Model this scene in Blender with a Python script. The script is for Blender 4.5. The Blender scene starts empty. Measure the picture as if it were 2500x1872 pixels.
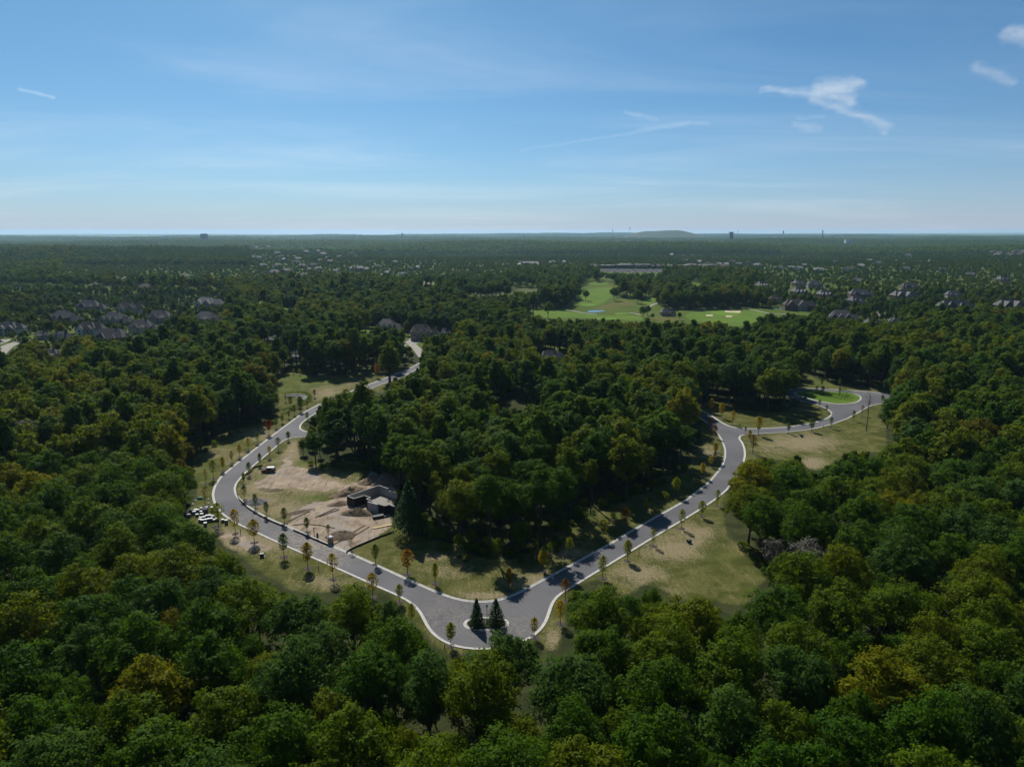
import bpy, math, random
import numpy as np
from mathutils import Vector
from mathutils.geometry import tessellate_polygon
random.seed(7); rng = np.random.default_rng(7)
R = math.radians
scn = bpy.context.scene
col = scn.collection

# ---------------------------------------------------------------- camera
CAMH, F, HOR = 88.0, 1734.0, 566.0            # metres, pixels (photo 2500 x 1872), horizon row
PITCH = math.atan((936 - HOR) / F)
cam = bpy.data.cameras.new('camera'); camo = bpy.data.objects.new('camera', cam); col.objects.link(camo)
cam.sensor_width = 36; cam.lens = 36 * F / 2500; cam.clip_start = 1; cam.clip_end = 60000
camo.location = (0, 0, CAMH); camo.rotation_euler = (math.pi / 2 - PITCH, 0, 0)
scn.camera = camo
# ---------------------------------------------------------------- sky, sun, exposure
SUN_AZ, SUN_EL = R(-19), R(44)                # azimuth from +Y, clockwise positive
world = bpy.data.worlds.new('World'); scn.world = world; world.use_nodes = True
wn = world.node_tree.nodes; wl = world.node_tree.links
sky = wn.new('ShaderNodeTexSky'); sky.sky_type = 'NISHITA'; sky.sun_disc = False
sky.sun_elevation = SUN_EL; sky.sun_rotation = SUN_AZ
sky.altitude = 0; sky.air_density = 0.6; sky.dust_density = 0.6; sky.ozone_density = 8.0
bg = wn['Background']; bg.inputs[1].default_value = 0.080
tc = wn.new('ShaderNodeTexCoord'); sp = wn.new('ShaderNodeSeparateXYZ'); wl.new(tc.outputs['Generated'], sp.inputs[0])
def wmath(op, a, b=0.0, c=0.0):
    m = wn.new('ShaderNodeMath'); m.operation = op
    for i, v_ in enumerate((a, b, c)):
        if hasattr(v_, 'is_output'): wl.new(v_, m.inputs[i])
        else: m.inputs[i].default_value = v_
    return m.outputs[0]
# thin high cirrus: streaked noise on a flat layer overhead, everywhere in the sky
zz = wmath('ADD', wmath('MAXIMUM', sp.outputs[2], 0.0), .10)
cb_ = wn.new('ShaderNodeCombineXYZ'); wl.new(wmath('DIVIDE', sp.outputs[0], zz), cb_.inputs[0]); wl.new(wmath('DIVIDE', sp.outputs[1], zz), cb_.inputs[1])
mp = wn.new('ShaderNodeMapping'); wl.new(cb_.outputs[0], mp.inputs[0]); mp.inputs['Scale'].default_value = (.34, .85, 1); mp.inputs['Rotation'].default_value = (0, 0, .12)
n1 = wn.new('ShaderNodeTexNoise'); wl.new(mp.outputs[0], n1.inputs['Vector']); n1.inputs['Scale'].default_value = .75; n1.inputs['Detail'].default_value = 9; n1.inputs['Roughness'].default_value = .58; n1.inputs['Distortion'].default_value = .6
mr = wn.new('ShaderNodeMapRange'); mr.interpolation_type = 'SMOOTHSTEP'; wl.new(n1.outputs['Fac'], mr.inputs[0]); mr.inputs[1].default_value = .44; mr.inputs[2].default_value = .80; mr.inputs[4].default_value = .24
mxs = wn.new('ShaderNodeMix'); mxs.data_type = 'RGBA'; wl.new(mr.outputs[0], mxs.inputs[0]); hsv = wn.new('ShaderNodeHueSaturation'); hsv.inputs['Saturation'].default_value = 1.10; tin = wn.new('ShaderNodeMix'); tin.data_type = 'RGBA'; tin.blend_type = 'MULTIPLY'; tin.inputs[0].default_value = 1; tin.inputs[7].default_value = (.75, 1.06, .97, 1); wl.new(sky.outputs[0], tin.inputs[6]); wl.new(tin.outputs[2], hsv.inputs['Color']); veil = wn.new('ShaderNodeMix'); veil.data_type = 'RGBA'; zup = wmath('MAXIMUM', sp.outputs[2], 0.0); wl.new(wmath('ADD', wmath('MULTIPLY', wmath('POWER', 2.718, wmath('MULTIPLY', zup, -7.0)), .52), wmath('MULTIPLY', wmath('POWER', 2.718, wmath('MULTIPLY', zup, -26.0)), .40)), veil.inputs[0]); wl.new(hsv.outputs[0], veil.inputs[6]); veil.inputs[7].default_value = (5.0, 5.35, 6.5, 1); wl.new(veil.outputs[2], mxs.inputs[6]); mxs.inputs[7].default_value = (10.5, 10.8, 11.2, 1)
wl.new(mxs.outputs[2], bg.inputs[0])
sd = bpy.data.lights.new('sun', 'SUN'); sd.energy = 5.0; sd.angle = R(0.55); sd.color = (1, 0.95, 0.87)
so = bpy.data.objects.new('sun', sd); col.objects.link(so)
sv = Vector((math.sin(SUN_AZ) * math.cos(SUN_EL), math.cos(SUN_AZ) * math.cos(SUN_EL), math.sin(SUN_EL)))
so.rotation_euler = sv.to_track_quat('Z', 'Y').to_euler(); so.location = (0, 0, 300)
vs = scn.view_settings
vs.view_transform = 'Standard'; vs.look = 'None'; vs.gamma = 1; vs.use_curve_mapping = False
vs.exposure = 0.28
scn.cycles.max_bounces = 6; scn.cycles.diffuse_bounces = 3; scn.cycles.transmission_bounces = 3
scn.cycles.transparent_max_bounces = 6; scn.cycles.volume_bounces = 1

# ================================================================ projection and terrain
def sm(e0, e1, x):
    t = np.clip((x - e0) / (e1 - e0), 0, 1); return t * t * (3 - 2 * t)
def gz(x, y):
    x = np.asarray(x, float); y = np.asarray(y, float)
    d = np.hypot(x, y); f = sm(1400, 3200, d)
    h = 11 * np.sin(x / 610 + 1.3) * np.sin(y / 530 + .4) + 9 * np.sin(y / 340 + x / 900 + 2.) + 5 * np.sin(x / 233 - y / 410)
    g = sm(6000, 15000, d) * (26 * np.sin(x / 2900 + 1) * np.sin(y / 2100) + 9 * np.sin(x / 1300 + y / 3000) + 6)
    g = g - sm(5000, 12000, d) * sm(0, -7000, x) * 22
    return f * h + g
def ray(px, py):
    dx = (np.asarray(px, float) - 1250) / F; dy = -(np.asarray(py, float) - 936) / F
    return dx, math.cos(PITCH) + dy * math.sin(PITCH), -math.sin(PITCH) + dy * math.cos(PITCH)
def P(px, py, h=0.0):
    """ground point seen at a photo pixel (h metres above the ground)"""
    a, b, c = ray(px, py); t = (CAMH - h) / -c
    for _ in range(6):
        t = 0.5 * t + 0.5 * (CAMH - h - float(gz(a * t, b * t))) / -c
    return (float(a * t), float(b * t))
def proj(x, y, z):
    x = np.asarray(x, float); y = np.asarray(y, float); z = np.asarray(z, float) - CAMH
    zc = y * math.cos(PITCH) - z * math.sin(PITCH); yc = y * math.sin(PITCH) + z * math.cos(PITCH)
    zc = np.maximum(zc, 1e-3)
    return 1250 + F * x / zc, 936 - F * yc / zc, zc
def zoom(ox, oy, s, pts):
    return [(ox + a * s, oy + b * s) for a, b in pts]
def inpoly(px, py, poly):
    px = np.asarray(px, float); py = np.asarray(py, float); ins = np.zeros(px.shape, bool)
    n = len(poly); j = n - 1
    for i in range(n):
        xi, yi = poly[i]; xj, yj = poly[j]
        if yi != yj:
            c = ((yi > py) != (yj > py)) & (px < (xj - xi) * (py - yi) / (yj - yi) + xi)
            ins ^= c
        j = i
    return ins

# ================================================================ materials
MATS = {}
def newmat(name):
    m = bpy.data.materials.new(name); m.use_nodes = True; nt = m.node_tree; nt.nodes.clear()
    o = nt.nodes.new('ShaderNodeOutputMaterial'); MATS[name] = m
    return m, nt, o
def nd(nt, t, **k):
    n = nt.nodes.new(t)
    for a, b in k.items():
        if a.startswith('i_'):
            key = a[2:]; n.inputs[int(key) if key.isdigit() else key].default_value = b
        else: setattr(n, a, b)
    return n
def rgb(c): return (c[0], c[1], c[2], 1)
def noise(nt, scale, detail=4, rough=.55, vec=None, dist=0):
    n = nd(nt, 'ShaderNodeTexNoise'); n.inputs['Scale'].default_value = scale; n.inputs['Detail'].default_value = detail
    n.inputs['Roughness'].default_value = rough; n.inputs['Distortion'].default_value = dist
    if vec is not None: nt.links.new(vec, n.inputs['Vector'])
    return n.outputs['Fac']
def mixc(nt, f, a, b):
    m = nd(nt, 'ShaderNodeMix', data_type='RGBA')
    for s, v in ((0, f), (6, a), (7, b)):
        if hasattr(v, 'is_output'): nt.links.new(v, m.inputs[s])
        else: m.inputs[s].default_value = v if s == 0 else rgb(v)
    return m.outputs[2]
def mth(nt, op, a, b=0.0, c=None):
    m = nd(nt, 'ShaderNodeMath', operation=op)
    for i, v in enumerate((a, b) if c is None else (a, b, c)):
        if hasattr(v, 'is_output'): nt.links.new(v, m.inputs[i])
        else: m.inputs[i].default_value = v
    return m.outputs[0]
def ramp(nt, f, a, b):
    m = nd(nt, 'ShaderNodeMapRange', interpolation_type='SMOOTHSTEP')
    nt.links.new(f, m.inputs[0]); m.inputs[1].default_value = a; m.inputs[2].default_value = b
    return m.outputs[0]
def attr(nt, n):
    a = nd(nt, 'ShaderNodeAttribute', attribute_name=n); return a.outputs['Fac']
def geopos(nt): return nd(nt, 'ShaderNodeNewGeometry').outputs['Position']
def finish(nt, o, colr, rough=.8, spec=.25, bump=None, bdist=.05, metal=0):
    p = nd(nt, 'ShaderNodeBsdfPrincipled'); p.inputs['Roughness'].default_value = rough
    p.inputs['Specular IOR Level'].default_value = spec; p.inputs['Metallic'].default_value = metal
    if hasattr(colr, 'is_output'): nt.links.new(colr, p.inputs['Base Color'])
    else: p.inputs['Base Color'].default_value = rgb(colr)
    if bump is not None:
        b = nd(nt, 'ShaderNodeBump'); b.inputs['Strength'].default_value = 1; b.inputs['Distance'].default_value = bdist
        nt.links.new(bump, b.inputs['Height']); nt.links.new(b.outputs[0], p.inputs['Normal'])
    nt.links.new(p.outputs[0], o.inputs[0]); return p
def plain(name, c, rough=.7, spec=.25, var=.25, scale=1.5, metal=0):
    """a colour with blotchy wear and a little relief"""
    c = tuple(x_ * .76 for x_ in c); m, nt, o = newmat(name); v = geopos(nt)
    n = noise(nt, scale, 5, .6, v); n2 = noise(nt, scale * 9, 3, .6, v)
    f = ramp(nt, mth(nt, 'ADD', mth(nt, 'MULTIPLY', n, .7), mth(nt, 'MULTIPLY', n2, .3)), .3, .7)
    d = tuple(x * (1 - var) for x in c); b = tuple(min(1, x * (1 + var * .7)) for x in c)
    finish(nt, o, mixc(nt, f, d, b), rough, spec, n2, .02, metal); return m
def leafmat(name, c1, c2, trans=.52, rough=.65, spec=.08):
    """leaf colour: varies per tree and per leaf between two greens"""
    m, nt, o = newmat(name)
    oi = nd(nt, 'ShaderNodeObjectInfo').outputs['Random']
    t = attr(nt, 'tint')
    f = mth(nt, 'ADD', mth(nt, 'MULTIPLY', oi, .6), mth(nt, 'MULTIPLY', t, .4))
    cc = mixc(nt, f, c1, c2)
    hs = nd(nt, 'ShaderNodeHueSaturation'); nt.links.new(cc, hs.inputs['Color'])
    nt.links.new(mth(nt, 'MULTIPLY_ADD', t, .7, .62), hs.inputs['Value'])
    hs.inputs['Saturation'].default_value = 1.18
    p = nd(nt, 'ShaderNodeBsdfPrincipled'); p.inputs['Roughness'].default_value = rough
    p.inputs['Specular IOR Level'].default_value = spec
    nt.links.new(hs.outputs[0], p.inputs['Base Color'])
    tr = nd(nt, 'ShaderNodeBsdfTranslucent')
    tc = mixc(nt, .55, hs.outputs[0], (c2[0] * 1.25, c2[1] * 1.2, c2[2] * .6)); nt.links.new(tc, tr.inputs[0])
    mx = nd(nt, 'ShaderNodeMixShader'); mx.inputs[0].default_value = trans
    nt.links.new(p.outputs[0], mx.inputs[1]); nt.links.new(tr.outputs[0], mx.inputs[2])
    nt.links.new(mx.outputs[0], o.inputs[0]); return m
L_DARK = leafmat('leaf_dark', (.030, .080, .014), (.064, .116, .013))
L_MID = leafmat('leaf_mid', (.058, .108, .011), (.098, .138, .012))
L_OLIVE = leafmat('leaf_olive', (.078, .118, .010), (.116, .140, .010))
L_GOLD = leafmat('leaf_gold', (.125, .142, .008), (.165, .165, .009))
L_RUST = leafmat('leaf_rust', (.088, .092, .012), (.112, .104, .013))
L_GREY = leafmat('twig_grey', (.10, .095, .082), (.13, .12, .10), .05, .8, .1)
L_BLUE = leafmat('leaf_bluegreen', (.038, .084, .021), (.062, .110, .024))
L_AMBER = leafmat('leaf_amber', (.27, .22, .030), (.34, .26, .035), .45)
L_YG = leafmat('leaf_yellowgreen', (.18, .215, .030), (.23, .25, .035), .45)
L_SGREEN = leafmat('leaf_sapling', (.070, .120, .020), (.105, .150, .025), .3)
L_ORANGE = leafmat('leaf_orange', (.26, .125, .018), (.30, .15, .02), .3)
L_RED = leafmat('leaf_red', (.21, .050, .026), (.24, .075, .03), .3)
L_SRUST = leafmat('leaf_russet', (.19, .10, .035), (.22, .125, .04), .3)
L_NEEDLE = leafmat('needles', (.022, .056, .015), (.038, .076, .018), .2, .6, .08)
L_GRASS = leafmat('weeds', (.10, .105, .035), (.16, .15, .06), .2, .8, .1)
BARK = plain('bark', (.075, .062, .05), .9, .1, .35, 3)
BARKG = plain('bark_grey', (.20, .185, .165), .9, .1, .3, 3)
CONC = plain('concrete_kerb', (.53, .515, .48), .85, .2, .24, .9)
CONCW = plain('concrete_wall', (.44, .43, .415), .85, .2, .14, .8)
COAT = plain('damp_proofing', (.018, .016, .015), .6, .3, .3, 1.2)
GRAVEL = plain('gravel', (.20, .195, .20), .95, .15, .4, 6)
SLABG = plain('slab_gravel', (.33, .305, .275), .95, .1, .3, 2.2)
SOIL = plain('soil', (.235, .175, .12), 1, .05, .45, .8)
SOILD = plain('soil_dark', (.16, .125, .09), 1, .05, .5, .9)
MULCH = plain('mulch', (.10, .085, .078), 1, .05, .5, 5)
BLACK = plain('black_metal', (.018, .018, .02), .5, .4, .2)
FABRIC = plain('silt_fabric', (.022, .021, .02), .85, .1, .3)
WOODY = plain('lumber', (.62, .46, .20), .7, .2, .2, 2)
WOODS = plain('stake_wood', (.34, .25, .16), .9, .1, .25, 2)
PIPE = plain('pipe_plastic', (.035, .026, .03), .5, .4, .25)
WRAP = plain('plastic_wrap', (.60, .63, .65), .3, .5, .14, 2.5)
STONE = plain('stacked_stone', (.17, .18, .19), .85, .2, .35, 5)
TARP = plain('green_tarp', (.03, .22, .15), .5, .3, .3, 2)
BOXG = plain('cabinet_green', (.035, .055, .04), .5, .4, .2)
TAN = plain('tan_board', (.40, .29, .17), .8, .2, .2, 2)
WHITE = plain('white_paint', (.74, .74, .73), .45, .4, .06)
CARRED = plain('car_paint_maroon', (.085, .012, .014), .22, .6, .1)
TYRE = plain('tyre', (.02, .02, .02), .9, .1, .2)
CHROME = plain('rim', (.45, .45, .46), .3, .5, .1, 2, .8)
GLASS = plain('window_glass', (.02, .025, .03), .08, .6, .2, .2)
SAND = plain('bunker_sand', (.60, .50, .36), .95, .1, .12)
PATHM = plain('path_concrete', (.38, .36, .32), 1, .0, .14, .3)
LOT = plain('parking_asphalt', (.12, .12, .125), 1, 0, .15, .1)
LAMPG = plain('lantern_glass', (.50, .50, .47), .2, .5, .1)

def groundmat():
    m, nt, o = newmat('ground_cover'); v = geopos(nt)
    fine = noise(nt, 1.5, 7, .8, v); mid = noise(nt, .16, 5, .62, v, .6); big = noise(nt, .035, 3, .5, v)
    sx = nd(nt, 'ShaderNodeMapping'); nt.links.new(v, sx.inputs[0]); sx.inputs['Rotation'].default_value = (0, 0, .75)
    sx.inputs['Scale'].default_value = (1, .16, 1)
    streak = noise(nt, .9, 5, .7, sx.outputs[0], 1.0)
    opn, bare, lawn, dirt = attr(nt, 'open'), attr(nt, 'bare'), attr(nt, 'lawn'), attr(nt, 'dirt')
    grass = mixc(nt, ramp(nt, mid, .32, .68), (.050, .060, .013), (.092, .094, .024))
    straw = mixc(nt, ramp(nt, fine, .3, .7), (.135, .112, .058), (.275, .228, .14))
    s = mth(nt, 'ADD', mth(nt, 'MULTIPLY', fine, .50), mth(nt, 'ADD', mth(nt, 'MULTIPLY', mid, .24), mth(nt, 'MULTIPLY', streak, .26)))
    thr = mth(nt, 'ADD', s, mth(nt, 'MULTIPLY_ADD', bare, .52, -.368))
    c = mixc(nt, ramp(nt, thr, .34, .54), grass, straw)
    lw = mixc(nt, ramp(nt, mid, .3, .7), (.056, .085, .014), (.085, .11, .022))
    c = mixc(nt, lawn, c, lw)
    dc = mixc(nt, ramp(nt, mid, .3, .7), (.215, .165, .12), (.345, .28, .21))
    dc = mixc(nt, ramp(nt, streak, .50, .66), dc, (.15, .115, .082))
    dc = mixc(nt, mth(nt, 'MULTIPLY', ramp(nt, noise(nt, .07, 4, .6, v, 1.5), .48, .62), .6), dc, (.25, .235, .22))
    dm = ramp(nt, mth(nt, 'ADD', dirt, mth(nt, 'MULTIPLY_ADD', mid, .9, -.45)), .4, .62)
    c = mixc(nt, dm, c, dc)
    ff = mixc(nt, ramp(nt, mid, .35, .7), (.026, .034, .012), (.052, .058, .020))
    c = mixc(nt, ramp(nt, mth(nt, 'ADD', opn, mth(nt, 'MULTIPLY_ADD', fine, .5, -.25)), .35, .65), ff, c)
    finish(nt, o, c, 1, .05, mth(nt, 'ADD', fine, mth(nt, 'MULTIPLY', streak, 1.2)), .22)
    return m
GROUNDM = groundmat()
def fairmat(name, c1, c2):
    m, nt, o = newmat(name); v = geopos(nt)
    n = noise(nt, .03, 5, .6, v); n2 = noise(nt, .4, 4, .6, v)
    f = ramp(nt, mth(nt, 'ADD', mth(nt, 'MULTIPLY', n, .7), mth(nt, 'MULTIPLY', n2, .3)), .35, .65)
    finish(nt, o, mixc(nt, f, c1, c2), 1, .05, n2, .1); return m
FAIR = fairmat('fairway_grass', (.068, .125, .016), (.098, .150, .022))
ROUGH = fairmat('rough_grass', (.050, .082, .012), (.082, .105, .020))
GREEN = fairmat('putting_green', (.095, .165, .02), (.11, .185, .026))
FESC = fairmat('fescue', (.070, .082, .018), (.100, .100, .03))
LAWN = fairmat('lawn', (.062, .115, .014), (.095, .15, .022))
HILLM = fairmat('landfill_grass', (.055, .070, .028), (.085, .085, .040))
MARSH = fairmat('marsh', (.055, .075, .025), (.085, .095, .035))
def asphalt():
    m, nt, o = newmat('asphalt'); v = geopos(nt)
    big = noise(nt, .05, 4, .6, v); fine = noise(nt, 3.5, 4, .7, v)
    c = mixc(nt, ramp(nt, big, .3, .7), (.062, .063, .071), (.098, .098, .106))
    c = mixc(nt, mth(nt, 'MULTIPLY', ramp(nt, fine, .35, .75), .35), c, (.12, .117, .117))
    # pale dust tracked onto the road at the site entrances
    for (x, y, r, k) in DUST:
        d = nd(nt, 'ShaderNodeVectorMath', operation='DISTANCE'); nt.links.new(v, d.inputs[0]); d.inputs[1].default_value = (x, y, 0)
        st = noise(nt, .45, 5, .7, v, 2.2)
        f = mth(nt, 'MULTIPLY', mth(nt, 'SUBTRACT', 1.0, ramp(nt, d.outputs['Value'], r * .15, r)), ramp(nt, st, .38, .68))
        c = mixc(nt, mth(nt, 'MULTIPLY', f, k), c, (.27, .225, .175))
    # tyre scuffs circling the island
    ix, iy = P(1187, 1523)
    sub = nd(nt, 'ShaderNodeVectorMath', operation='SUBTRACT'); nt.links.new(v, sub.inputs[0]); sub.inputs[1].default_value = (ix, iy, 0)
    ln = nd(nt, 'ShaderNodeVectorMath', operation='LENGTH'); nt.links.new(sub.outputs[0], ln.inputs[0])
    wv = nd(nt, 'ShaderNodeTexNoise', noise_dimensions='1D'); wv.inputs['Scale'].default_value = 1.7; wv.inputs['Detail'].default_value = 3
    nt.links.new(mth(nt, 'ADD', ln.outputs['Value'], mth(nt, 'MULTIPLY', big, 6)), wv.inputs['W'])
    f = mth(nt, 'MULTIPLY', ramp(nt, wv.outputs['Fac'], .5, .72), mth(nt, 'SUBTRACT', 1.0, ramp(nt, ln.outputs['Value'], 9, 22)))
    c = mixc(nt, mth(nt, 'MULTIPLY', f, .38), c, (.16, .15, .137))
    finish(nt, o, c, .85, .25, fine, .01); return m
def watermat():
    m, nt, o = newmat('pond_water'); v = geopos(nt)
    n = noise(nt, .5, 3, .5, v); finish(nt, o, (.03, .045, .055), .04, .5, n, .02); return m
WATER = watermat()

# ================================================================ mesh helpers
class MB:
    def __init__(s): s.v = []; s.f = []
    def add(s, v, f):
        b = len(s.v); s.v += [tuple(p) for p in v]; s.f += [tuple(b + i for i in q) for q in f]; return s
    def box(s, cx, cy, cz, sx, sy, sz, rz=0.0, taper=1.0):
        """box standing on cz"""
        c, n = math.cos(rz), math.sin(rz); v = []
        for z, t in ((cz, 1), (cz + sz, taper)):
            for a, b in ((-1, -1), (1, -1), (1, 1), (-1, 1)):
                x, y = a * sx / 2 * t, b * sy / 2 * t
                v.append((cx + x * c - y * n, cy + x * n + y * c, z))
        return s.add(v, [(3, 2, 1, 0), (4, 5, 6, 7), (0, 1, 5, 4), (1, 2, 6, 5), (2, 3, 7, 6), (3, 0, 4, 7)])
    def tube(s, pts, rad, n=6):
        pts = [Vector(p) for p in pts]; v = []; f = []
        for i, p in enumerate(pts):
            d = (pts[min(i + 1, len(pts) - 1)] - pts[max(i - 1, 0)]).normalized()
            a = d.orthogonal().normalized(); b = d.cross(a)
            for k in range(n):
                t = 2 * math.pi * k / n; v.append(p + (a * math.cos(t) + b * math.sin(t)) * rad[i])
        for i in range(len(pts) - 1):
            for k in range(n):
                f.append((i * n + k, i * n + (k + 1) % n, (i + 1) * n + (k + 1) % n, (i + 1) * n + k))
        f.append(tuple(range(n))[::-1]); f.append(tuple((len(pts) - 1) * n + k for k in range(n)))
        return s.add(v, f)
    def prism(s, poly, z0, z1):
        n = len(poly); v = [(x, y, z0) for x, y in poly] + [(x, y, z1) for x, y in poly]
        return s.add(v, [tuple(range(n))[::-1], tuple(range(n, 2 * n))] + [(i, (i + 1) % n, n + (i + 1) % n, n + i) for i in range(n)])
    def mesh(s, name, mat, smooth=False):
        me = bpy.data.meshes.new(name); me.from_pydata(s.v, [], s.f); me.materials.append(mat)
        if smooth: me.polygons.foreach_set('use_smooth', [True] * len(me.polygons))
        me.update(); return me
    def build(s, name, mat, parent=None, smooth=False):
        return obj(name, s.mesh(name, mat, smooth), parent)
def obj(name, me, parent=None, loc=None):
    o = bpy.data.objects.new(name, me); col.objects.link(o)
    if parent is not None: o.parent = parent
    if loc is not None: o.location = loc
    return o
def tag(o, label=None, cat=None, group=None, kind=None):
    if label: o['label'] = label
    if cat: o['category'] = cat
    if group: o['group'] = group
    if kind: o['kind'] = kind
    return o
def empty(name, loc, rz=0.0):
    o = bpy.data.objects.new(name, None); col.objects.link(o); o.empty_display_size = .5
    o.location = loc; o.rotation_euler = (0, 0, rz); return o
def struct(o): return tag(o, kind='structure')
def npmesh(name, v, quads, mats, tint=None):
    me = bpy.data.meshes.new(name); nq = len(quads)
    me.vertices.add(len(v)); me.vertices.foreach_set('co', np.asarray(v, np.float32).ravel())
    me.loops.add(nq * 4); me.loops.foreach_set('vertex_index', np.asarray(quads, np.int32).ravel())
    me.polygons.add(nq); me.polygons.foreach_set('loop_start', np.arange(nq, dtype=np.int32) * 4)
    me.update(calc_edges=True)
    if tint is not None:
        a = me.attributes.new('tint', 'FLOAT', 'FACE'); a.data.foreach_set('value', np.asarray(tint, np.float32))
    for m in mats: me.materials.append(m)
    me.validate(); return me
def leaves(c, nrm, size, r, aspect=.72):
    """folded diamond leaves at c with normals nrm"""
    n = len(c); rv = r.normal(size=(n, 3)); t = np.cross(nrm, rv); t /= np.linalg.norm(t, axis=1)[:, None] + 1e-9
    b = np.cross(nrm, t); s = size[:, None]
    v = np.empty((n, 4, 3)); v[:, 0] = c - t * s * .5; v[:, 2] = c + t * s * .5
    v[:, 1] = c + b * s * .5 * aspect + nrm * s * .16; v[:, 3] = c - b * s * .5 * aspect + nrm * s * .16
    return v.reshape(-1, 3), np.arange(4 * n).reshape(-1, 4)
def unit(a): return a / (np.linalg.norm(a, axis=1)[:, None] + 1e-9)

# ================================================================ tree prototypes (about 20 m tall, crown radius about 6 m)
def crown_lobes(r, Rr, h0, h1, n, shape, full=False):
    L = []; ka, kb, ra, rb_ = (.40, .68, .30, .46) if full else (.42, .80, .23, .43)
    hc = (h0 + h1) / 2; hh = (h1 - h0) / 2
    while len(L) < n:
        d = unit(r.normal(size=(1, 3)))[0]
        if d[2] < -.55: continue
        k = r.uniform(ka, kb)
        px, py = d[0] * Rr * k, d[1] * Rr * k
        if shape == 'tall':
            px *= .85; py *= .85
        pz = hc + d[2] * hh * r.uniform(.5, .88)
        rad = Rr * r.uniform(ra, rb_)
        if all((px - a) ** 2 + (py - b) ** 2 + (pz - c) ** 2 > (.48 * (rad + q)) ** 2 for a, b, c, q in L) or r.random() < .12:
            L.append((px, py, pz, rad))
    return L
def make_crown(name, seed, Rr, h0, h1, nl, ncl, nlf, ls, mats, shape='round', grey=False, full=False):
    r = np.random.default_rng(seed); L = crown_lobes(r, Rr, h0, h1, nl, shape, full)
    C = []; N = []; T = []
    for (x, y, z, rad) in L:
        m = max(3, int(ncl * (rad / (Rr * .38)) ** 2))
        d = unit(r.normal(size=(m, 3)) + np.array([0, 0, .35])); cc = np.array([x, y, z]) + d * rad * r.uniform(.62, 1.06, (m, 1)) * np.array([1, 1, .86])
        ct = r.random(m)
        k = r.integers(int(nlf * .6), int(nlf * 1.4) + 1, m); idx = np.repeat(np.arange(m), k)
        off = r.normal(size=(len(idx), 3)) * rad * .19 * np.array([1, 1, .75])
        C.append(cc[idx] + off); N.append(unit(unit(off) * .75 + d[idx] * .6 + r.normal(size=(len(idx), 3)) * .30 + np.array([0, 0, .38])))
        T.append(np.clip(.55 * ct[idx] + .45 * r.random(len(idx)), 0, 1))
    C = np.concatenate(C); N = np.concatenate(N); T = np.concatenate(T)
    v, q = leaves(C, N, ls * r.uniform(.65, 1.35, len(C)), r, .28 if grey else .72)
    return npmesh(name, v, q, mats, T), L
def make_trunk(name, seed, L, h0, h1, mat, rb=.34):
    r = random.Random(seed); b = MB(); top = h0 + (h1 - h0) * .62
    lean = (r.uniform(-.5, .5), r.uniform(-.5, .5))
    b.tube([(0, 0, -.3), (lean[0] * .3, lean[1] * .3, h0 * .55), (lean[0] * .7, lean[1] * .7, h0 * 1.05), (lean[0], lean[1], top)], [rb * 1.35, rb, rb * .8, rb * .25], 7)
    for (x, y, z, q) in L[:9]:
        s = h0 * r.uniform(.75, 1.15)
        b.tube([(lean[0] * .6, lean[1] * .6, s), (x * .5, y * .5, (s + z) / 2 + .4), (x * .95, y * .95, z)], [rb * .45, rb * .3, rb * .08], 5)
    return b.mesh(name, mat, True)
PRO = []           # (crown mesh, trunk mesh, radius, height, crown base)
for i in range(9):
    tall = i >= 6
    Rr, h0, h1 = ((5.7, 5.6, 19.5) if i % 2 else (6.3, 5.2, 18.0)) if not tall else (4.4, 9.0, 22.5)
    cm, L = make_crown('crown', 100 + i, Rr, h0, h1, 29 if not tall else 20, 20, 28, .40, [L_DARK], 'tall' if tall else 'round')
    PRO.append((cm, make_trunk('trunk', i, L, h0, h1, BARK, .22 if tall else .30), Rr, h1, h0))
greyc, gL = make_crown('crown', 77, 5.0, 5.5, 15.5, 15, 20, 14, .62, [L_GREY], 'round', True)
PROG = (greyc, make_trunk('trunk', 70, gL, 5.5, 15.5, BARKG), 5.0, 15.5, 5.5)

hid = bpy.data.collections.new('tree_kinds'); hid2 = bpy.data.collections.new('far_tree_kinds'); hid3 = bpy.data.collections.new('grove_kinds')
def conifer_mesh(name, seed, h, rb, layers, per, ls, mat, h0=.06):
    r = np.random.default_rng(seed); C = []; N = []
    for i in range(layers):
        t = (i + .5) / layers; z = h * (h0 + (1 - h0) * t); rr = rb * (1 - t) ** .85 + .1
        m = max(5, int(per * (1 - t * .75)))
        nb = max(5, int(11 * (1 - .5 * t))); ba = r.random() * 6.28
        a = ba + r.integers(0, nb, m) * 2 * math.pi / nb + r.normal(size=m) * .12; k = np.sqrt(r.random(m)) * rr * r.uniform(.8, 1.15, m)
        C.append(np.stack([np.cos(a) * k, np.sin(a) * k, z - k * .22 + r.normal(size=m) * h / layers * .3], 1))
        N.append(unit(np.stack([np.cos(a) * .5, np.sin(a) * .5, np.ones(m)], 1) + r.normal(size=(m, 3)) * .45))
    C = np.concatenate(C); N = np.concatenate(N)
    v, q = leaves(C, N, ls * r.uniform(.7, 1.3, len(C)), r, .5)
    return npmesh(name, v, q, [mat], r.random(len(C)))
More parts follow.
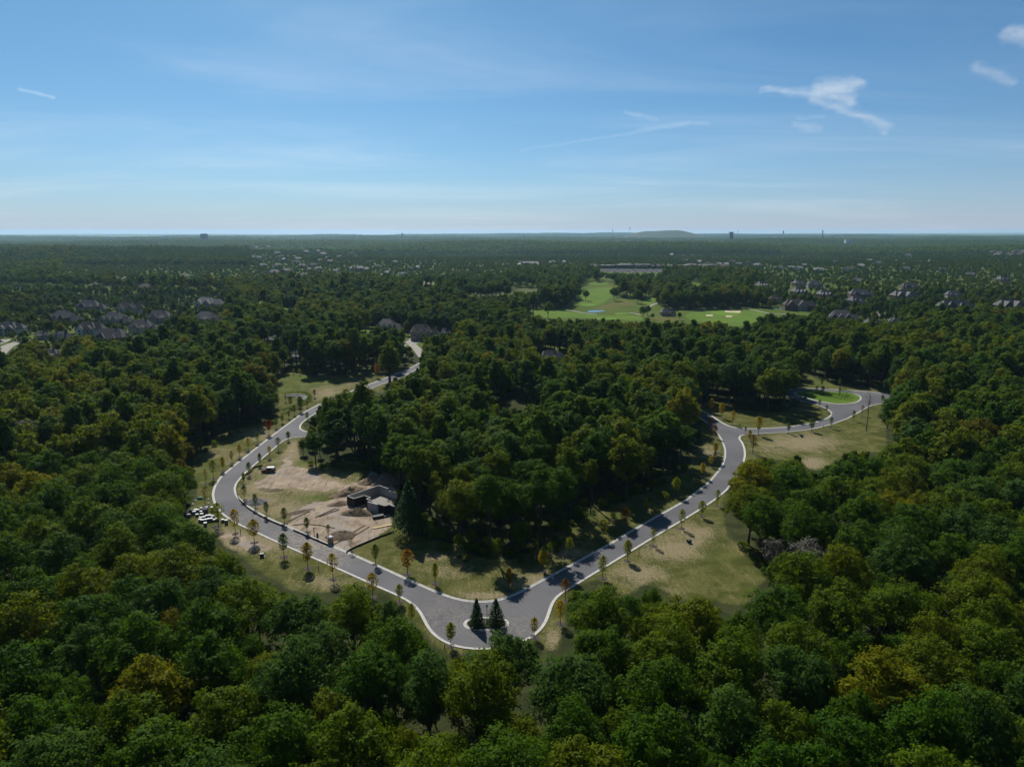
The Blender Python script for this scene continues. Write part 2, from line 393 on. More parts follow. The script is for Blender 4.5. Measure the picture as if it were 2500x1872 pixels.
def simple_tree(nm, seed, nl, ncl, nlf, ls, mat, collection, shape='round', scale=1.0, trunk=True):
    Rr, h0, h1 = (5.6, 4.6, 18) if shape == 'round' else (4.4, 7.5, 21)
    cm, L = make_crown(nm, seed, Rr, h0, h1, nl, ncl, nlf, ls, [mat], shape, False, True)
    o = bpy.data.objects.new(nm, cm); collection.objects.link(o)
    if trunk:
        t = MB().tube([(0, 0, -.5), (0, 0, h0 * 1.2), (0, 0, h1 * .6)], [.4, .32, .1], 5)
        k = len(cm.vertices)
        # trunk joined into the far tree
        base = np.array(t.v); me = cm
        v0 = np.empty(k * 3, np.float32); me.vertices.foreach_get('co', v0)
        q0 = np.empty(len(me.loops), np.int32); me.loops.foreach_get('vertex_index', q0)
        tt = np.empty(len(me.polygons), np.float32); me.attributes['tint'].data.foreach_get('value', tt)
        qs = [f for f in t.f if len(f) == 4]
        nm2 = npmesh(nm, np.vstack([v0.reshape(-1, 3), base]), np.vstack([q0.reshape(-1, 4), np.array(qs) + k]), [mat, BARK], np.concatenate([tt, np.zeros(len(qs))]))
        mi = np.zeros(len(nm2.polygons), np.int32); mi[-len(qs):] = 1; nm2.polygons.foreach_set('material_index', mi)
        o.data = nm2
    return o
KM = [L_DARK, L_DARK, L_DARK, L_MID, L_MID, L_OLIVE, L_BLUE, L_BLUE, L_GOLD, L_RUST]
NK1 = len(KM)
for i, mt in enumerate(KM):
    simple_tree('k1_%02d' % i, 300 + i, 18, 16, 19, .66, mt, hid, 'tall' if i in (2, 4) else 'round')
oo = bpy.data.objects.new('k1_10', conifer_mesh('conifer', 5, 13, 3.2, 13, 55, 1.1, L_NEEDLE)); hid.objects.link(oo)
oo = bpy.data.objects.new('k1_11', greyc); hid.objects.link(oo)
for i, mt in enumerate(KM):
    simple_tree('k2_%02d' % i, 400 + i, 12, 8, 9, 1.35, mt, hid2, 'round', 1, False)
oo = bpy.data.objects.new('k2_10', conifer_mesh('conifer', 6, 12, 3.0, 8, 22, 1.7, L_NEEDLE)); hid2.objects.link(oo)
def grove(nm, seed, mats):
    r = np.random.default_rng(seed); C = []; N = []; T = []; M = []
    for k in range(16):
        a, b = r.uniform(-26, 26, 2); rad = r.uniform(4, 7); h = r.uniform(12, 19); m = 34
        d = unit(r.normal(size=(m, 3)) + np.array([0, 0, .4]))
        C.append(np.array([a, b, h - rad * .9]) + d * rad * np.array([1, 1, .9])); N.append(unit(d + r.normal(size=(m, 3)) * .25))
        T.append(np.clip(r.random() * .6 + r.random(m) * .4, 0, 1)); M.append(np.full(m, r.integers(0, len(mats))))
    C = np.concatenate(C); N = np.concatenate(N)
    v, q = leaves(C, N, 3.6 * r.uniform(.7, 1.4, len(C)), r, .9)
    me = npmesh(nm, v, q, mats, np.concatenate(T)); me.polygons.foreach_set('material_index', np.concatenate(M).astype(np.int32))
    o = bpy.data.objects.new(nm, me); hid3.objects.link(o)
for i in range(6): grove('k3_%02d' % i, 500 + i, [L_DARK, L_DARK, L_MID, L_BLUE, L_OLIVE] if i % 2 else [L_DARK, L_BLUE, L_MID])

def scatter(name, collection, pts, scl, sclz, idx, label, cat):
    """one mass of trees: instances on points"""
    n = len(pts); me = bpy.data.meshes.new(name); me.vertices.add(n)
    me.vertices.foreach_set('co', np.asarray(pts, np.float32).ravel())
    me.attributes.new('sc', 'FLOAT_VECTOR', 'POINT').data.foreach_set('vector', np.stack([scl, scl, sclz], 1).astype(np.float32).ravel())
    me.attributes.new('rot', 'FLOAT_VECTOR', 'POINT').data.foreach_set('vector', np.stack([np.zeros(n), np.zeros(n), rng.uniform(0, 6.283, n)], 1).astype(np.float32).ravel())
    me.attributes.new('kind_index', 'INT', 'POINT').data.foreach_set('value', np.asarray(idx, np.int32))
    o = obj(name, me); tag(o, label, cat, kind='stuff')
    g = bpy.data.node_groups.new(name, 'GeometryNodeTree')
    g.interface.new_socket('Geometry', in_out='INPUT', socket_type='NodeSocketGeometry')
    g.interface.new_socket('Geometry', in_out='OUTPUT', socket_type='NodeSocketGeometry')
    gi, go = g.nodes.new('NodeGroupInput'), g.nodes.new('NodeGroupOutput')
    ci = g.nodes.new('GeometryNodeCollectionInfo'); ci.inputs['Collection'].default_value = collection
    ci.inputs['Separate Children'].default_value = True; ci.inputs['Reset Children'].default_value = True
    ip = g.nodes.new('GeometryNodeInstanceOnPoints'); ip.inputs['Pick Instance'].default_value = True
    def na(nm_, t):
        a = g.nodes.new('GeometryNodeInputNamedAttribute'); a.data_type = t; a.inputs['Name'].default_value = nm_; return a.outputs['Attribute']
    g.links.new(gi.outputs[0], ip.inputs['Points']); g.links.new(ci.outputs[0], ip.inputs['Instance'])
    g.links.new(na('kind_index', 'INT'), ip.inputs['Instance Index'])
    g.links.new(na('rot', 'FLOAT_VECTOR'), ip.inputs['Rotation']); g.links.new(na('sc', 'FLOAT_VECTOR'), ip.inputs['Scale'])
    g.links.new(ip.outputs[0], go.inputs[0])
    md = o.modifiers.new('scatter', 'NODES'); md.node_group = g
    return o

# ================================================================ layout traced from the photograph (pixels -> ground)
R1 = lambda p: zoom(450, 1000, .29385, p)
R2 = lambda p: zoom(900, 1200, .27125, p)
R3 = lambda p: zoom(1350, 1050, .27174, p)
R4 = lambda p: zoom(1650, 850, .27125, p)
R5 = lambda p: zoom(600, 780, .27125, p)
R6 = lambda p: zoom(0, 560, .28255, p)
R7 = lambda p: zoom(625, 560, .28255, p)
R8 = lambda p: zoom(1250, 560, .28255, p)
R9 = lambda p: zoom(1875, 560, .28255, p)
OUTER = [(1030, 882), (1012, 893), (986, 906), (952.6, 918), (912, 934), (850, 957), (790, 981), (768, 993), (741, 1006.5), (708.5, 1031), (678.7, 1052.6), (638, 1084),
         (600, 1114), (573, 1135), (540, 1163), (524, 1187), (519, 1208), (524, 1229), (544, 1256), (579, 1278.5), (609, 1291.5), (638, 1305), (679, 1324), (744, 1352.5),
         (802.6, 1378), (861, 1404), (920, 1431), (960, 1448), (992, 1463), (1013.9, 1479), (1028.8, 1497), (1038.3, 1520), (1052, 1543), (1073.6, 1561), (1098, 1574),
         (1130.6, 1582), (1165, 1584.5), (1205, 1584), (1245, 1577), (1280, 1565), (1309.6, 1548), (1330, 1524), (1339, 1501), (1345, 1478), (1356, 1458), (1374, 1444.5),
         (1402, 1429), (1442.5, 1404), (1486, 1378), (1524, 1355), (1585, 1317.7), (1649, 1279.6), (1703, 1247.5), (1744, 1220.5), (1772, 1198), (1798, 1166), (1813, 1137), (1819, 1112),
         (1818, 1096), (1812, 1080), (1803, 1069), (1810, 1061), (1853, 1058.5), (1921, 1055), (1981, 1048), (2030, 1036), (2070.4, 1021), (2100, 1004.6), (2119, 993), (2138, 987.5), (2161, 984)]
BULB = [(2182, 980), (2188, 970), (2180, 963), (2161, 960.5), (2125, 956), (2084, 953.7), (2043, 951.5), (2000, 948.5), (1960, 947.5), (1925, 951), (1912, 960), (1925, 970)]
LAWNK = [(1953.8, 978.8), (1989, 986), (2013.5, 995.5), (2028, 1004), (2031, 1011.5), (2021.6, 1020), (1997, 1029), (1962, 1036.6), (1921, 1042), (1880.6, 1045.6), (1823.6, 1046.4), (1797, 1044.8), (1777.5, 1039.9),
         (1758.5, 1029.5), (1739.5, 1016), (1712, 1001.5), (1690, 991)]
INNER = [(1674, 1000), (1697, 1012), (1719, 1026.5), (1737, 1041), (1753, 1059), (1764, 1078), (1770.5, 1098), (1770, 1115.5), (1763.5, 1136), (1748, 1157), (1731, 1177), (1706, 1197), (1674, 1221), (1632.6, 1244.5), (1586, 1270.5),
         (1540, 1297), (1480, 1332.5), (1410, 1371), (1345, 1405), (1263.5, 1448.5), (1239, 1459), (1212, 1466.5), (1182, 1469.5), (1150, 1468.5), (1117, 1463), (1079, 1450.5), (1008.5, 1420), (954, 1395),
         (861, 1353), (814, 1334), (744, 1303), (700, 1284), (661.6, 1268), (626, 1249), (597, 1230.5), (577, 1210), (572, 1192), (579, 1176), (597, 1155.7), (617.5, 1137.5), (649.8, 1111), (679, 1086), (692, 1075), (709, 1068), (735, 1066), (800, 1066), (900, 1066)]
SIDE = [(900, 1055), (800, 1055), (752, 1054.5), (737, 1051), (731, 1045), (734, 1036), (744, 1026), (767, 1011), (789, 999), (850, 970), (912, 945.5), (950, 932), (985, 919), (1012, 905), (1044, 885)]
def g2(pts): return np.array([P(*p) for p in pts])
def smooth_line(pts, closed=False, step=1.2, sig=2.2):
    p = np.asarray(pts, float)
    if closed: p = np.vstack([p, p[:1]])
    s = np.r_[0, np.cumsum(np.hypot(*np.diff(p, axis=0).T))]; n = max(4, int(s[-1] / step)); t = np.linspace(0, s[-1], n + 1)
    q = np.stack([np.interp(t, s, p[:, k]) for k in (0, 1)], 1)
    w = int(3 * sig / step); ker = np.exp(-.5 * (np.arange(-w, w + 1) * step / sig) ** 2); ker /= ker.sum()
    if closed:
        q = q[:-1]; qq = np.vstack([q[-w:], q, q[:w]])
    else:
        qq = np.vstack([2 * q[0] - q[w:0:-1], q, 2 * q[-1] - q[-2:-w - 2:-1]])
    return np.stack([np.convolve(qq[:, k], ker, 'valid') for k in (0, 1)], 1)
ISL = [(1133, 1524), (1139, 1514), (1158, 1509.5), (1187, 1507.5), (1216, 1508), (1234, 1512), (1241, 1521), (1233, 1530.5), (1210, 1536.5), (1185, 1538.5), (1160, 1536.5), (1141, 1532)]
ISR = [(2099, 966), (2102.5, 972), (2097, 979), (2084, 984), (2057, 986.4), (2030, 985), (1997, 978.8), (1959, 968.8), (1938, 962), (1945, 957), (1985, 954.5), (2021, 955), (2056, 957), (2083, 960)]
segs = [smooth_line(g2(s)) for s in (OUTER, BULB, LAWNK, INNER, SIDE)]
isl1 = smooth_line(g2(ISL), True, .5, .7); isl2 = smooth_line(g2(ISR), True, 1.2, 2.0)
road_outer = np.vstack(segs)
DUST = [(*P(745, 1312), 16, .8), (*P(800, 1350), 15, .75), (*P(620, 1265), 14, .4), (*P(1260, 1530), 9, .35), (*P(1090, 1500), 14, .3)]
ASPH = asphalt()
def fill(name, loops, z, mat, parent=None):
    polys = [[Vector((p[0], p[1], 0)) for p in l] for l in loops]
    tris = tessellate_polygon(polys); vv = [p for l in loops for p in l]
    b = MB(); b.v = [(p[0], p[1], float(gz(*p)) + z) for p in vv]
    for t in tris:
        a, c, d = (np.array(vv[i]) for i in t)
        cr = (c[0] - a[0]) * (d[1] - a[1]) - (c[1] - a[1]) * (d[0] - a[0])
        b.f.append(tuple(t) if cr > 0 else tuple(t)[::-1])
    return b.build(name, mat, parent)
struct(fill('road', [road_outer, isl1, isl2], .02, ASPH))
def ribbon(name, line, prof, mat, closed=False, flip=1):
    """sweep a profile [(offset, z)] along a ground line"""
    p = np.asarray(line); n = len(p)
    d = (np.roll(p, -1, 0) - np.roll(p, 1, 0)) if closed else np.gradient(p, axis=0)
    nn = np.stack([-d[:, 1], d[:, 0]], 1); nn /= np.linalg.norm(nn, axis=1)[:, None]; k = len(prof); b = MB()
    for i in range(n):
        g = float(gz(*p[i]))
        for off, z in prof: b.v.append((p[i, 0] + nn[i, 0] * off * flip, p[i, 1] + nn[i, 1] * off * flip, g + z))
    for i in range(n if closed else n - 1):
        j = (i + 1) % n
        for a in range(k - 1):
            f = (i * k + a, j * k + a, j * k + a + 1, i * k + a + 1); b.f.append(f if flip < 0 else f[::-1])
    return b.build(name, mat)
KPROF = [(-.42, .012), (-.42, .034), (.02, .030), (.14, .105), (.36, .125), (.36, -.05)]
area = 0.5 * np.sum(road_outer[:, 0] * np.roll(road_outer[:, 1], -1) - road_outer[:, 1] * np.roll(road_outer[:, 0], -1))
for nm, s in zip(('outer_kerb', 'end_circle_kerb', 'lawn_kerb', 'inner_kerb', 'side_street_kerb'), segs):
    struct(ribbon(nm, s, KPROF, CONC, False, -1 if area > 0 else 1))
for nm, l in (('island_kerb', isl1), ('hedge_island_kerb', isl2)):
    a2 = 0.5 * np.sum(l[:, 0] * np.roll(l[:, 1], -1) - l[:, 1] * np.roll(l[:, 0], -1))
    struct(ribbon(nm, l, KPROF, CONC, True, 1 if a2 > 0 else -1))
struct(fill('mulch_bed', [isl1 + (isl1.mean(0) - isl1) * .05], .05, MULCH))
struct(fill('island_lawn', [isl2 + (isl2.mean(0) - isl2) * .01], .06, LAWN))

# visible open ground (photo pixels): no crown may cover it, no tree stands in it
CLEAR = [
  [(1010, 884), (1022, 897), (985, 925), (962, 925), (944, 936), (938, 960), (926, 962), (912, 950), (890, 946), (852, 952), (800, 976), (768, 1000), (752, 1022), (738, 1034), (745, 1051), (750, 1063), (728, 1072), (728, 1100), (735, 1118), (744, 1130), (788, 1132),
   (876, 1124), (905, 1150), (935, 1165), (968, 1195), (968, 1225), (950, 1245), (955, 1275), (985, 1300), (1012, 1312), (1035, 1309), (1090, 1323), (1144, 1353), (1198, 1363), (1252, 1368), (1307, 1342), (1361, 1297), (1431, 1266), (1499, 1231), (1575, 1204), (1592, 1182),
   (1616, 1160), (1668, 1159), (1687, 1129), (1683, 1103), (1716, 1083), (1708, 1045), (1718, 1026), (1712, 1002), (1720, 980), (1753, 980), (1775, 997), (1880, 1007), (1921, 1005), (1946, 991), (1956, 969), (1960, 940), (1964, 920), (1970, 912), (2002, 929), (2057, 937), (2125, 945), (2163, 948), (2163, 990), (2150, 995),
   (2138, 1018), (2152, 1026), (2163, 1040), (2165, 1088), (2146, 1105), (2111, 1102), (2073, 1110), (2051, 1116), (2024, 1137), (2003, 1151), (1970, 1143), (1956, 1121), (1921, 1124), (1886, 1121), (1867, 1112), (1837, 1121), (1812, 1130), (1800, 1140), (1766, 1172), (1768, 1210), (1762, 1237), (1766, 1262), (1770, 1290),
   (1785, 1322), (1810, 1330), (1850, 1362), (1888, 1398), (1858, 1430), (1839, 1444), (1828, 1468), (1812, 1478), (1774, 1471), (1714, 1460), (1646, 1468), (1635, 1447), (1611, 1428), (1567, 1425), (1551, 1444), (1513, 1457), (1497, 1441), (1480, 1417), (1432, 1417), (1396, 1439), (1380, 1471), (1377, 1517), (1372, 1544),
   (1358, 1585), (1348, 1604), (1329, 1593), (1307, 1558), (1277, 1563), (1258, 1569), (1255, 1550), (1239, 1534), (1212, 1537), (1187, 1548), (1162, 1580), (1158, 1596), (1133, 1607), (1074, 1588), (1057, 1561), (1030, 1542), (992, 1523), (989, 1485), (968, 1466), (941, 1441), (911, 1431), (885, 1432), (844, 1438), (744, 1450),
   (703, 1438), (679, 1417), (641, 1403), (615, 1379), (582, 1350), (547, 1326), (509, 1292), (480, 1283), (458, 1262), (465, 1232), (485, 1212), (478, 1190), (468, 1169), (464, 1130), (490, 1102), (550, 1054), (614, 1038), (668, 1030), (673, 1005), (681, 956), (681, 932), (673, 918), (730, 899), (752, 921), (838, 916), (871, 910), (898, 905), (952, 910), (985, 899)],
  [(1200, 970), (1240, 966), (1310, 972), (1290, 990), (1245, 998)],
  [(1938, 868), (1968, 872), (1966, 884), (1940, 882)],
  R8([(145, 690), (440, 688), (540, 600), (600, 510), (640, 455), (830, 455), (910, 495), (860, 600), (930, 590), (1040, 595), (1130, 610), (1160, 580), (1240, 590), (1250, 640), (1320, 690), (1580, 690), (1850, 680), (2050, 660), (2212, 690), (2600, 700), (2560, 740), (2212, 755), (2130, 800), (1980, 860), (1850, 830), (1650, 808), (1400, 808), (1000, 798), (640, 778), (540, 798), (370, 772), (340, 800), (150, 745)]),
  R8([(1545, 460), (1635, 460), (1620, 490), (1545, 490)]),
  R7([(0, 605), (95, 605), (100, 638), (0, 645)]), R7([(230, 672), (350, 670), (330, 705), (235, 712)]),
  R7([(850, 885), (960, 850), (1025, 845), (1020, 875), (900, 908)]),
  R7([(1790, 560), (1960, 555), (2212, 545), (2212, 575), (1960, 580), (1790, 590)]), R8([(0, 505), (220, 505), (220, 540), (120, 550), (0, 545)]),
  R7([(1250, 1010), (1360, 920), (1400, 930), (1330, 985), (1440, 970), (1400, 1000), (1460, 1080), (1400, 1100), (1350, 1020)]),
  R7([(1500, 975), (1560, 985), (1570, 1025), (1525, 1010)]),
  R7([(645, 545), (1000, 512), (1000, 528), (645, 556)]), R7([(1370, 470), (1600, 462), (1600, 474), (1370, 488)]),
  R8([(760, 340), (1290, 345), (1290, 372), (1200, 370), (880, 372), (770, 360)]),
  R6([(0, 1090), (0, 960), (60, 950), (160, 990), (330, 930), (340, 950), (140, 1010), (60, 1070)]),
]
def in_clear(px, py, which=None):
    m = np.zeros(np.shape(px), bool)
    for k, p in enumerate(CLEAR):
        if which is None or k in which: m |= inpoly(px, py, p)
    return m

# ---------------------------------------------------------------- houses: pixel of the base centre, width in pixels, look
HOUSES = [
 # x, y, w, rot, wall, roof, style, label
 (28, 816, 60, 15, 'white', 'slate', 'L', 'white house with steep dark gables beside the curving white drive'),
 (161, 789, 78, -12, 'brick', 'slate', 'gables', 'dark brick house with row of sharp gables behind the white house'),
 (223, 760, 66, 8, 'stone', 'slate', 'hip', 'wide hipped slate roofed house standing between tall conifers and gabled brick house'),
 (314, 765, 70, 25, 'cream', 'brown', 'L', 'brown roofed cream house with pale gable end beside the conifer row'),
 (285, 793, 76, -5, 'stone', 'slate', 'gables', 'grey stone house with gables set behind the low wide hipped house'),
 (396, 788, 66, 12, 'stone', 'slate', 'hip', 'house with long sloping grey roof next to the big leafy garden tree'),
 (509, 791, 64, -10, 'tan', 'slate', 'hip', 'tan walled house with shining hipped roof at the end of the row, by the wood'),
 (220, 817, 66, 10, 'white', 'brown', 'L', 'white walled two storey house with brown hipped roof'),
 (158, 834, 58, -20, 'brick', 'slate', 'gables', 'tall dark house with steep gables beside the white walled two storey house'),
 (352, 813, 66, 4, 'cream', 'slate', 'hip', 'cream walled house under a plain dark roof near the edge of the wood'),
 (278, 840, 98, 6, 'brick', 'slate', 'hip', 'low wide brick house with large hipped roof, closest of the estate to the wood'),
 (509, 752, 74, -6, 'cream', 'pale', 'L', 'sprawling pale roofed villa among dark conifers'),
 (107, 828, 26, 0, 'stone', 'slate', 'hip', 'small hipped house half hidden by garden trees beside the curving drive'),
 (130, 876, 38, 20, 'white', 'slate', 'hip', 'small house with dark roof poking out of the golden trees'),
 (950, 812, 70, -8, 'stone', 'slate', 'gables', 'grey house with three dark roof ridges beside the bright lawn'),
 (1034, 828, 82, 6, 'stone', 'brown', 'gables', 'large brown roofed house with pale stone gables at head of the drive'),
 (1090, 822, 32, 20, 'brick', 'slate', 'hip', 'small steep roofed house beyond the large stone gabled house'),
 (1346, 884, 66, 14, 'stone', 'slate', 'hip', 'house whose dark hipped roof rises from the wood before the golf course'),
 (651, 838, 22, 5, 'cream', 'pale', 'hip', 'tiny pale roofed house among trees above the hedge terrace'),
 (676, 838, 22, -15, 'brick', 'slate', 'hip', 'small dark house next to the tiny pale roofed one'),
 (727, 880, 22, 10, 'white', 'slate', 'hip', 'narrow white gabled house deep in the trees past the grass field'),
 (1629, 771, 38, 5, 'tan', 'slate', 'hip', 'small hipped clubhouse shelter beside the golf cart path'),
 (1946, 757, 86, -8, 'brick', 'brown', 'L', 'big brown roofed brick house with terrace above the golf rough'),
 (1951, 722, 48, 10, 'brick', 'slate', 'gables', 'gabled house directly behind the big terrace house'),
 (1988, 703, 38, -10, 'stone', 'slate', 'hip', 'hipped house at the back of the golf side estate'),
 (1951, 700, 34, 10, 'tan', 'slate', 'hip', 'tan house at the back corner of the golf side estate'),
 (2013, 729, 46, 5, 'brick', 'slate', 'gables', 'dark gabled house between two lawns of the golf side estate'),
 (2101, 729, 60, -12, 'brick', 'slate', 'hip', 'dark hipped house with stepped roof in the middle of the golf side estate'),
 (2056, 788, 80, -20, 'brick', 'slate', 'gables', 'red brick mansion with many parallel gables above the wood'),
 (2090, 745, 46, 15, 'stone', 'slate', 'hip', 'stone house tucked behind the red brick mansion'),
 (2203, 732, 72, 4, 'brick', 'slate', 'L', 'two tier dark roofed house behind the conifer clump'),
 (2222, 710, 52, -6, 'tan', 'brown', 'hip', 'tan brown roofed house behind the two tier house'),
 (2333, 760, 98, 3, 'brick', 'slate', 'hip', 'broad dark hipped house with row of clipped shrubs'),
 (2327, 730, 40, -10, 'stone', 'slate', 'hip', 'smaller roof directly behind the broad hipped house'),
 (2462, 758, 88, 6, 'brick', 'slate', 'L', 'dark roofed house beside the golden trees'),
 (2129, 798, 44, 10, 'brick', 'slate', 'hip', 'low dark roofed house below the red brick mansion at the edge of the wood'),
 (2181, 793, 30, -15, 'stone', 'slate', 'gables', 'small double gabled house at the edge of the wood'),
 (2449, 690, 36, 8, 'tan', 'slate', 'hip', 'lone far house among the oaks past the broad hipped house'),
 (1860, 706, 40, 20, 'brick', 'slate', 'gables', 'steep gabled house beside the rock heap behind the golf trees'),
 (1892, 736, 30, -8, 'tan', 'brown', 'hip', 'small tan house at the corner of the golf rough'),
]
hv = np.array([(h[0], h[1], h[2], P(h[0], h[1])[1]) for h in HOUSES])
def hides_house(px, py, y):
    m = np.zeros(np.shape(px), bool)
    for hx, hy, hw, hd in hv:
        hp = min(13 * F / hd * .92, hw * .6)
        m |= (np.abs(px - hx) < hw * .5) & (py < hy - hp * .30) & (py > hy - hp * 1.15) & (y < hd)
    return m
HXY = np.array([P(h[0], h[1]) for h in HOUSES]); HWM = np.array([h[2] * P(h[0], h[1])[1] / F * .62 + 5 for h in HOUSES])
# more far houses scattered through the distant estates (photo pixels)
FARH = R6([(750, 462), (910, 492), (980, 458), (1020, 505), (1110, 462), (1300, 505), (1270, 535), (1500, 452), (1600, 440), (1720, 500), (2030, 462), (2180, 490), (680, 480), (850, 520), (1400, 470), (1180, 500), (1880, 470), (1950, 520)]) + \
 R7([(190, 332), (250, 282), (400, 335), (500, 332), (270, 380), (470, 365), (540, 358), (690, 382), (730, 412), (640, 450), (830, 360), (900, 362), (960, 366), (880, 430), (1140, 400), (1270, 412), (1400, 352), (300, 480), (40, 470), (600, 440), (720, 250), (780, 190), (430, 195), (130, 270), (560, 290), (350, 300), (60, 330), (1080, 420), (1340, 360), (160, 400), (420, 420), (1200, 300), (1050, 340), (980, 300), (640, 300), (20, 260)]) + \
 R8([(350, 305), (450, 300), (1640, 290), (1620, 300), (1700, 310), (1790, 320), (1850, 330), (1900, 300), (1960, 320), (2050, 310), (2120, 330), (60, 420), (120, 430), (1500, 290), (1680, 345), (100, 215), (200, 210), (1560, 250), (1380, 240)]) + \
 R9([(270, 360), (200, 350), (320, 330), (690, 372), (740, 360), (1190, 362), (800, 340), (1300, 300), (1500, 370), (1740, 420), (100, 350), (440, 380), (760, 480), (1950, 215), (2000, 225), (2040, 205), (2090, 230), (2140, 215), (2190, 235), (2130, 245), (2070, 245), (1980, 240), (2205, 212), (1840, 205), (580, 300), (950, 310), (1100, 290), (1420, 300), (1620, 300), (200, 200), (1210, 240), (880, 290)])
for k in range(46):      # pale rows of an estate on the far slope
    FARH.append((1495 + (k * 37) % 165, 591.5 + (k % 5) * 1.7))
for k in range(26):
    FARH.append((1350 + (k * 41) % 130, 588 + (k % 3) * 1.8))
for k in range(14):
    FARH.append((1720 + (k * 29) % 80, 593 + (k % 3) * 1.6))
for k in range(44):
    FARH.append((260 + (k * 61) % 620, 606 + (k * 23) % 34))
FXY = np.array([P(*p) for p in FARH])

# ---------------------------------------------------------------- ground sheet
xs = np.unique(np.r_[-30000, -22000, -16000, -9000, -5000, np.arange(-4000, 4001, 200), np.arange(-1000, 1000, 50), np.arange(-230, 331, 1.6), 5000, 9000, 16000, 22000, 30000])
ys = np.unique(np.r_[-8000, -3000, -1000, -300, -100, 0, 40, 70, np.arange(90, 520, 1.6), np.arange(520, 1200, 20), np.arange(1200, 6001, 120), np.arange(6500, 16000, 500), 18000, 22000, 26000, 30000])
X, Y = np.meshgrid(xs, ys); Z = gz(X, Y); nx, ny = len(xs), len(ys)
gv = np.stack([X.ravel(), Y.ravel(), Z.ravel()], 1)
ii = np.arange(nx * ny).reshape(ny, nx)
gq = np.stack([ii[:-1, :-1], ii[:-1, 1:], ii[1:, 1:], ii[1:, :-1]], -1).reshape(-1, 4)
gp = proj(gv[:, 0], gv[:, 1], gv[:, 2]); gpx, gpy = np.where(gv[:, 1] > 60, gp[0], -9e4), gp[1]
def blob(lst, base=0.0, mx=True):
    out = np.full(len(gv), base)
    for (x, y, rx, ry, val) in lst:
        w = np.exp(-(((gpx - x) / rx) ** 2 + ((gpy - y) / ry) ** 2)); out = np.maximum(out, base + (val - base) * w) if val > base else out + (val - base) * w
    return out
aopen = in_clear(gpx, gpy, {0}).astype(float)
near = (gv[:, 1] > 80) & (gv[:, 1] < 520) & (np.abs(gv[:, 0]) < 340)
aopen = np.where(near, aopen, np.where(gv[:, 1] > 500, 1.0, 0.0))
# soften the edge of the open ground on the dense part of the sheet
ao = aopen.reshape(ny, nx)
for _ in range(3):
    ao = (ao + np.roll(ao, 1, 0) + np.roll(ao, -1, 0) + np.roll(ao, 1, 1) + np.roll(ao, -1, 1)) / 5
abare = blob([(600, 1325, 120, 22, .95), (560, 1310, 50, 18, .95), (730, 1165, 60, 14, .9), (760, 1185, 70, 10, .85), (715, 1105, 14, 30, .95), (640, 1190, 40, 14, .7), (560, 1110, 60, 16, .62), (500, 1140, 40, 12, .5), (640, 1060, 60, 18, .7),
              (1640, 1340, 70, 26, .85), (1560, 1400, 60, 25, .78), (1700, 1300, 60, 25, .75), (1690, 1325, 25, 10, .95), (1760, 1400, 60, 40, .42), (1620, 1440, 60, 16, .55), (1960, 1080, 80, 20, .82), (1985, 1130, 30, 14, .9), (1890, 1090, 60, 20, .62), (1730, 1105, 25, 20, .7),
              (1180, 1455, 60, 10, .85), (1300, 1420, 60, 20, .75), (1100, 1390, 60, 25, .62), (1060, 1360, 30, 10, .8), (1390, 1350, 50, 14, .8), (880, 1390, 60, 20, .6), (800, 1420, 90, 20, .62), (1350, 1560, 20, 30, .8), (860, 940, 60, 14, .6), (800, 960, 40, 20, .75), (1800, 1330, 25, 10, .6), (690, 1240, 40, 15, .6), (640, 1225, 40, 12, .55), (1740, 1010, 40, 16, .5), (1880, 1020, 120, 10, .38)], .42)
PLOT = R1([(450, 640), (560, 500), (700, 440), (900, 300), (960, 420), (1500, 560), (1280, 680), (1080, 770), (880, 900), (830, 950), (600, 850), (470, 740)])
abare = abare + .17 * inpoly(gpx, gpy, PLOT)
alawn = blob([(760, 925, 70, 18, .95), (700, 950, 30, 20, .7), (1245, 983, 70, 20, 1), (2020, 935, 60, 8, .5), (1650, 1170, 40, 20, .6), (1100, 1330, 30, 12, .6), (740, 1130, 30, 10, .75), (830, 1150, 40, 12, .45), (760, 1215, 45, 9, .65), (650, 1165, 20, 6, .5), (500, 1150, 18, 25, .6), (1760, 1360, 40, 20, .3)])
alawn = np.where(gv[:, 1] > 520, .92, alawn)
DIRTP = R1([(850, 950), (900, 880), (1080, 770), (1230, 750), (1300, 650), (1500, 590), (1560, 470), (1700, 430), (1950, 560), (1780, 650), (1780, 850), (1700, 1000), (1340, 1185), (1200, 1130), (900, 1000)])
adirt = (inpoly(gpx, gpy, DIRTP).astype(float) + .62 * inpoly(gpx, gpy, R1([(200, 1000), (330, 985), (520, 1050), (660, 1090), (800, 1160), (700, 1195), (470, 1185), (330, 1110)])) + .52 * inpoly(gpx, gpy, R1([(560, 640), (720, 530), (900, 470), (1080, 530), (1290, 620), (1180, 680), (900, 640), (760, 660)])) + .3 * inpoly(gpx, gpy, PLOT) + .42 * inpoly(gpx, gpy, R1([(840, 380), (900, 280), (930, 330), (880, 480), (800, 500)]))).reshape(ny, nx)
for _ in range(2): adirt = (adirt + np.roll(adirt, 1, 0) + np.roll(adirt, -1, 0) + np.roll(adirt, 1, 1) + np.roll(adirt, -1, 1)) / 5
gm = npmesh('ground', gv, gq, [GROUNDM])
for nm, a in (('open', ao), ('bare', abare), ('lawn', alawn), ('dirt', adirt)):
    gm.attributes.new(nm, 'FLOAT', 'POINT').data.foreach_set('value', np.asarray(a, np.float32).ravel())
struct(obj('ground', gm))

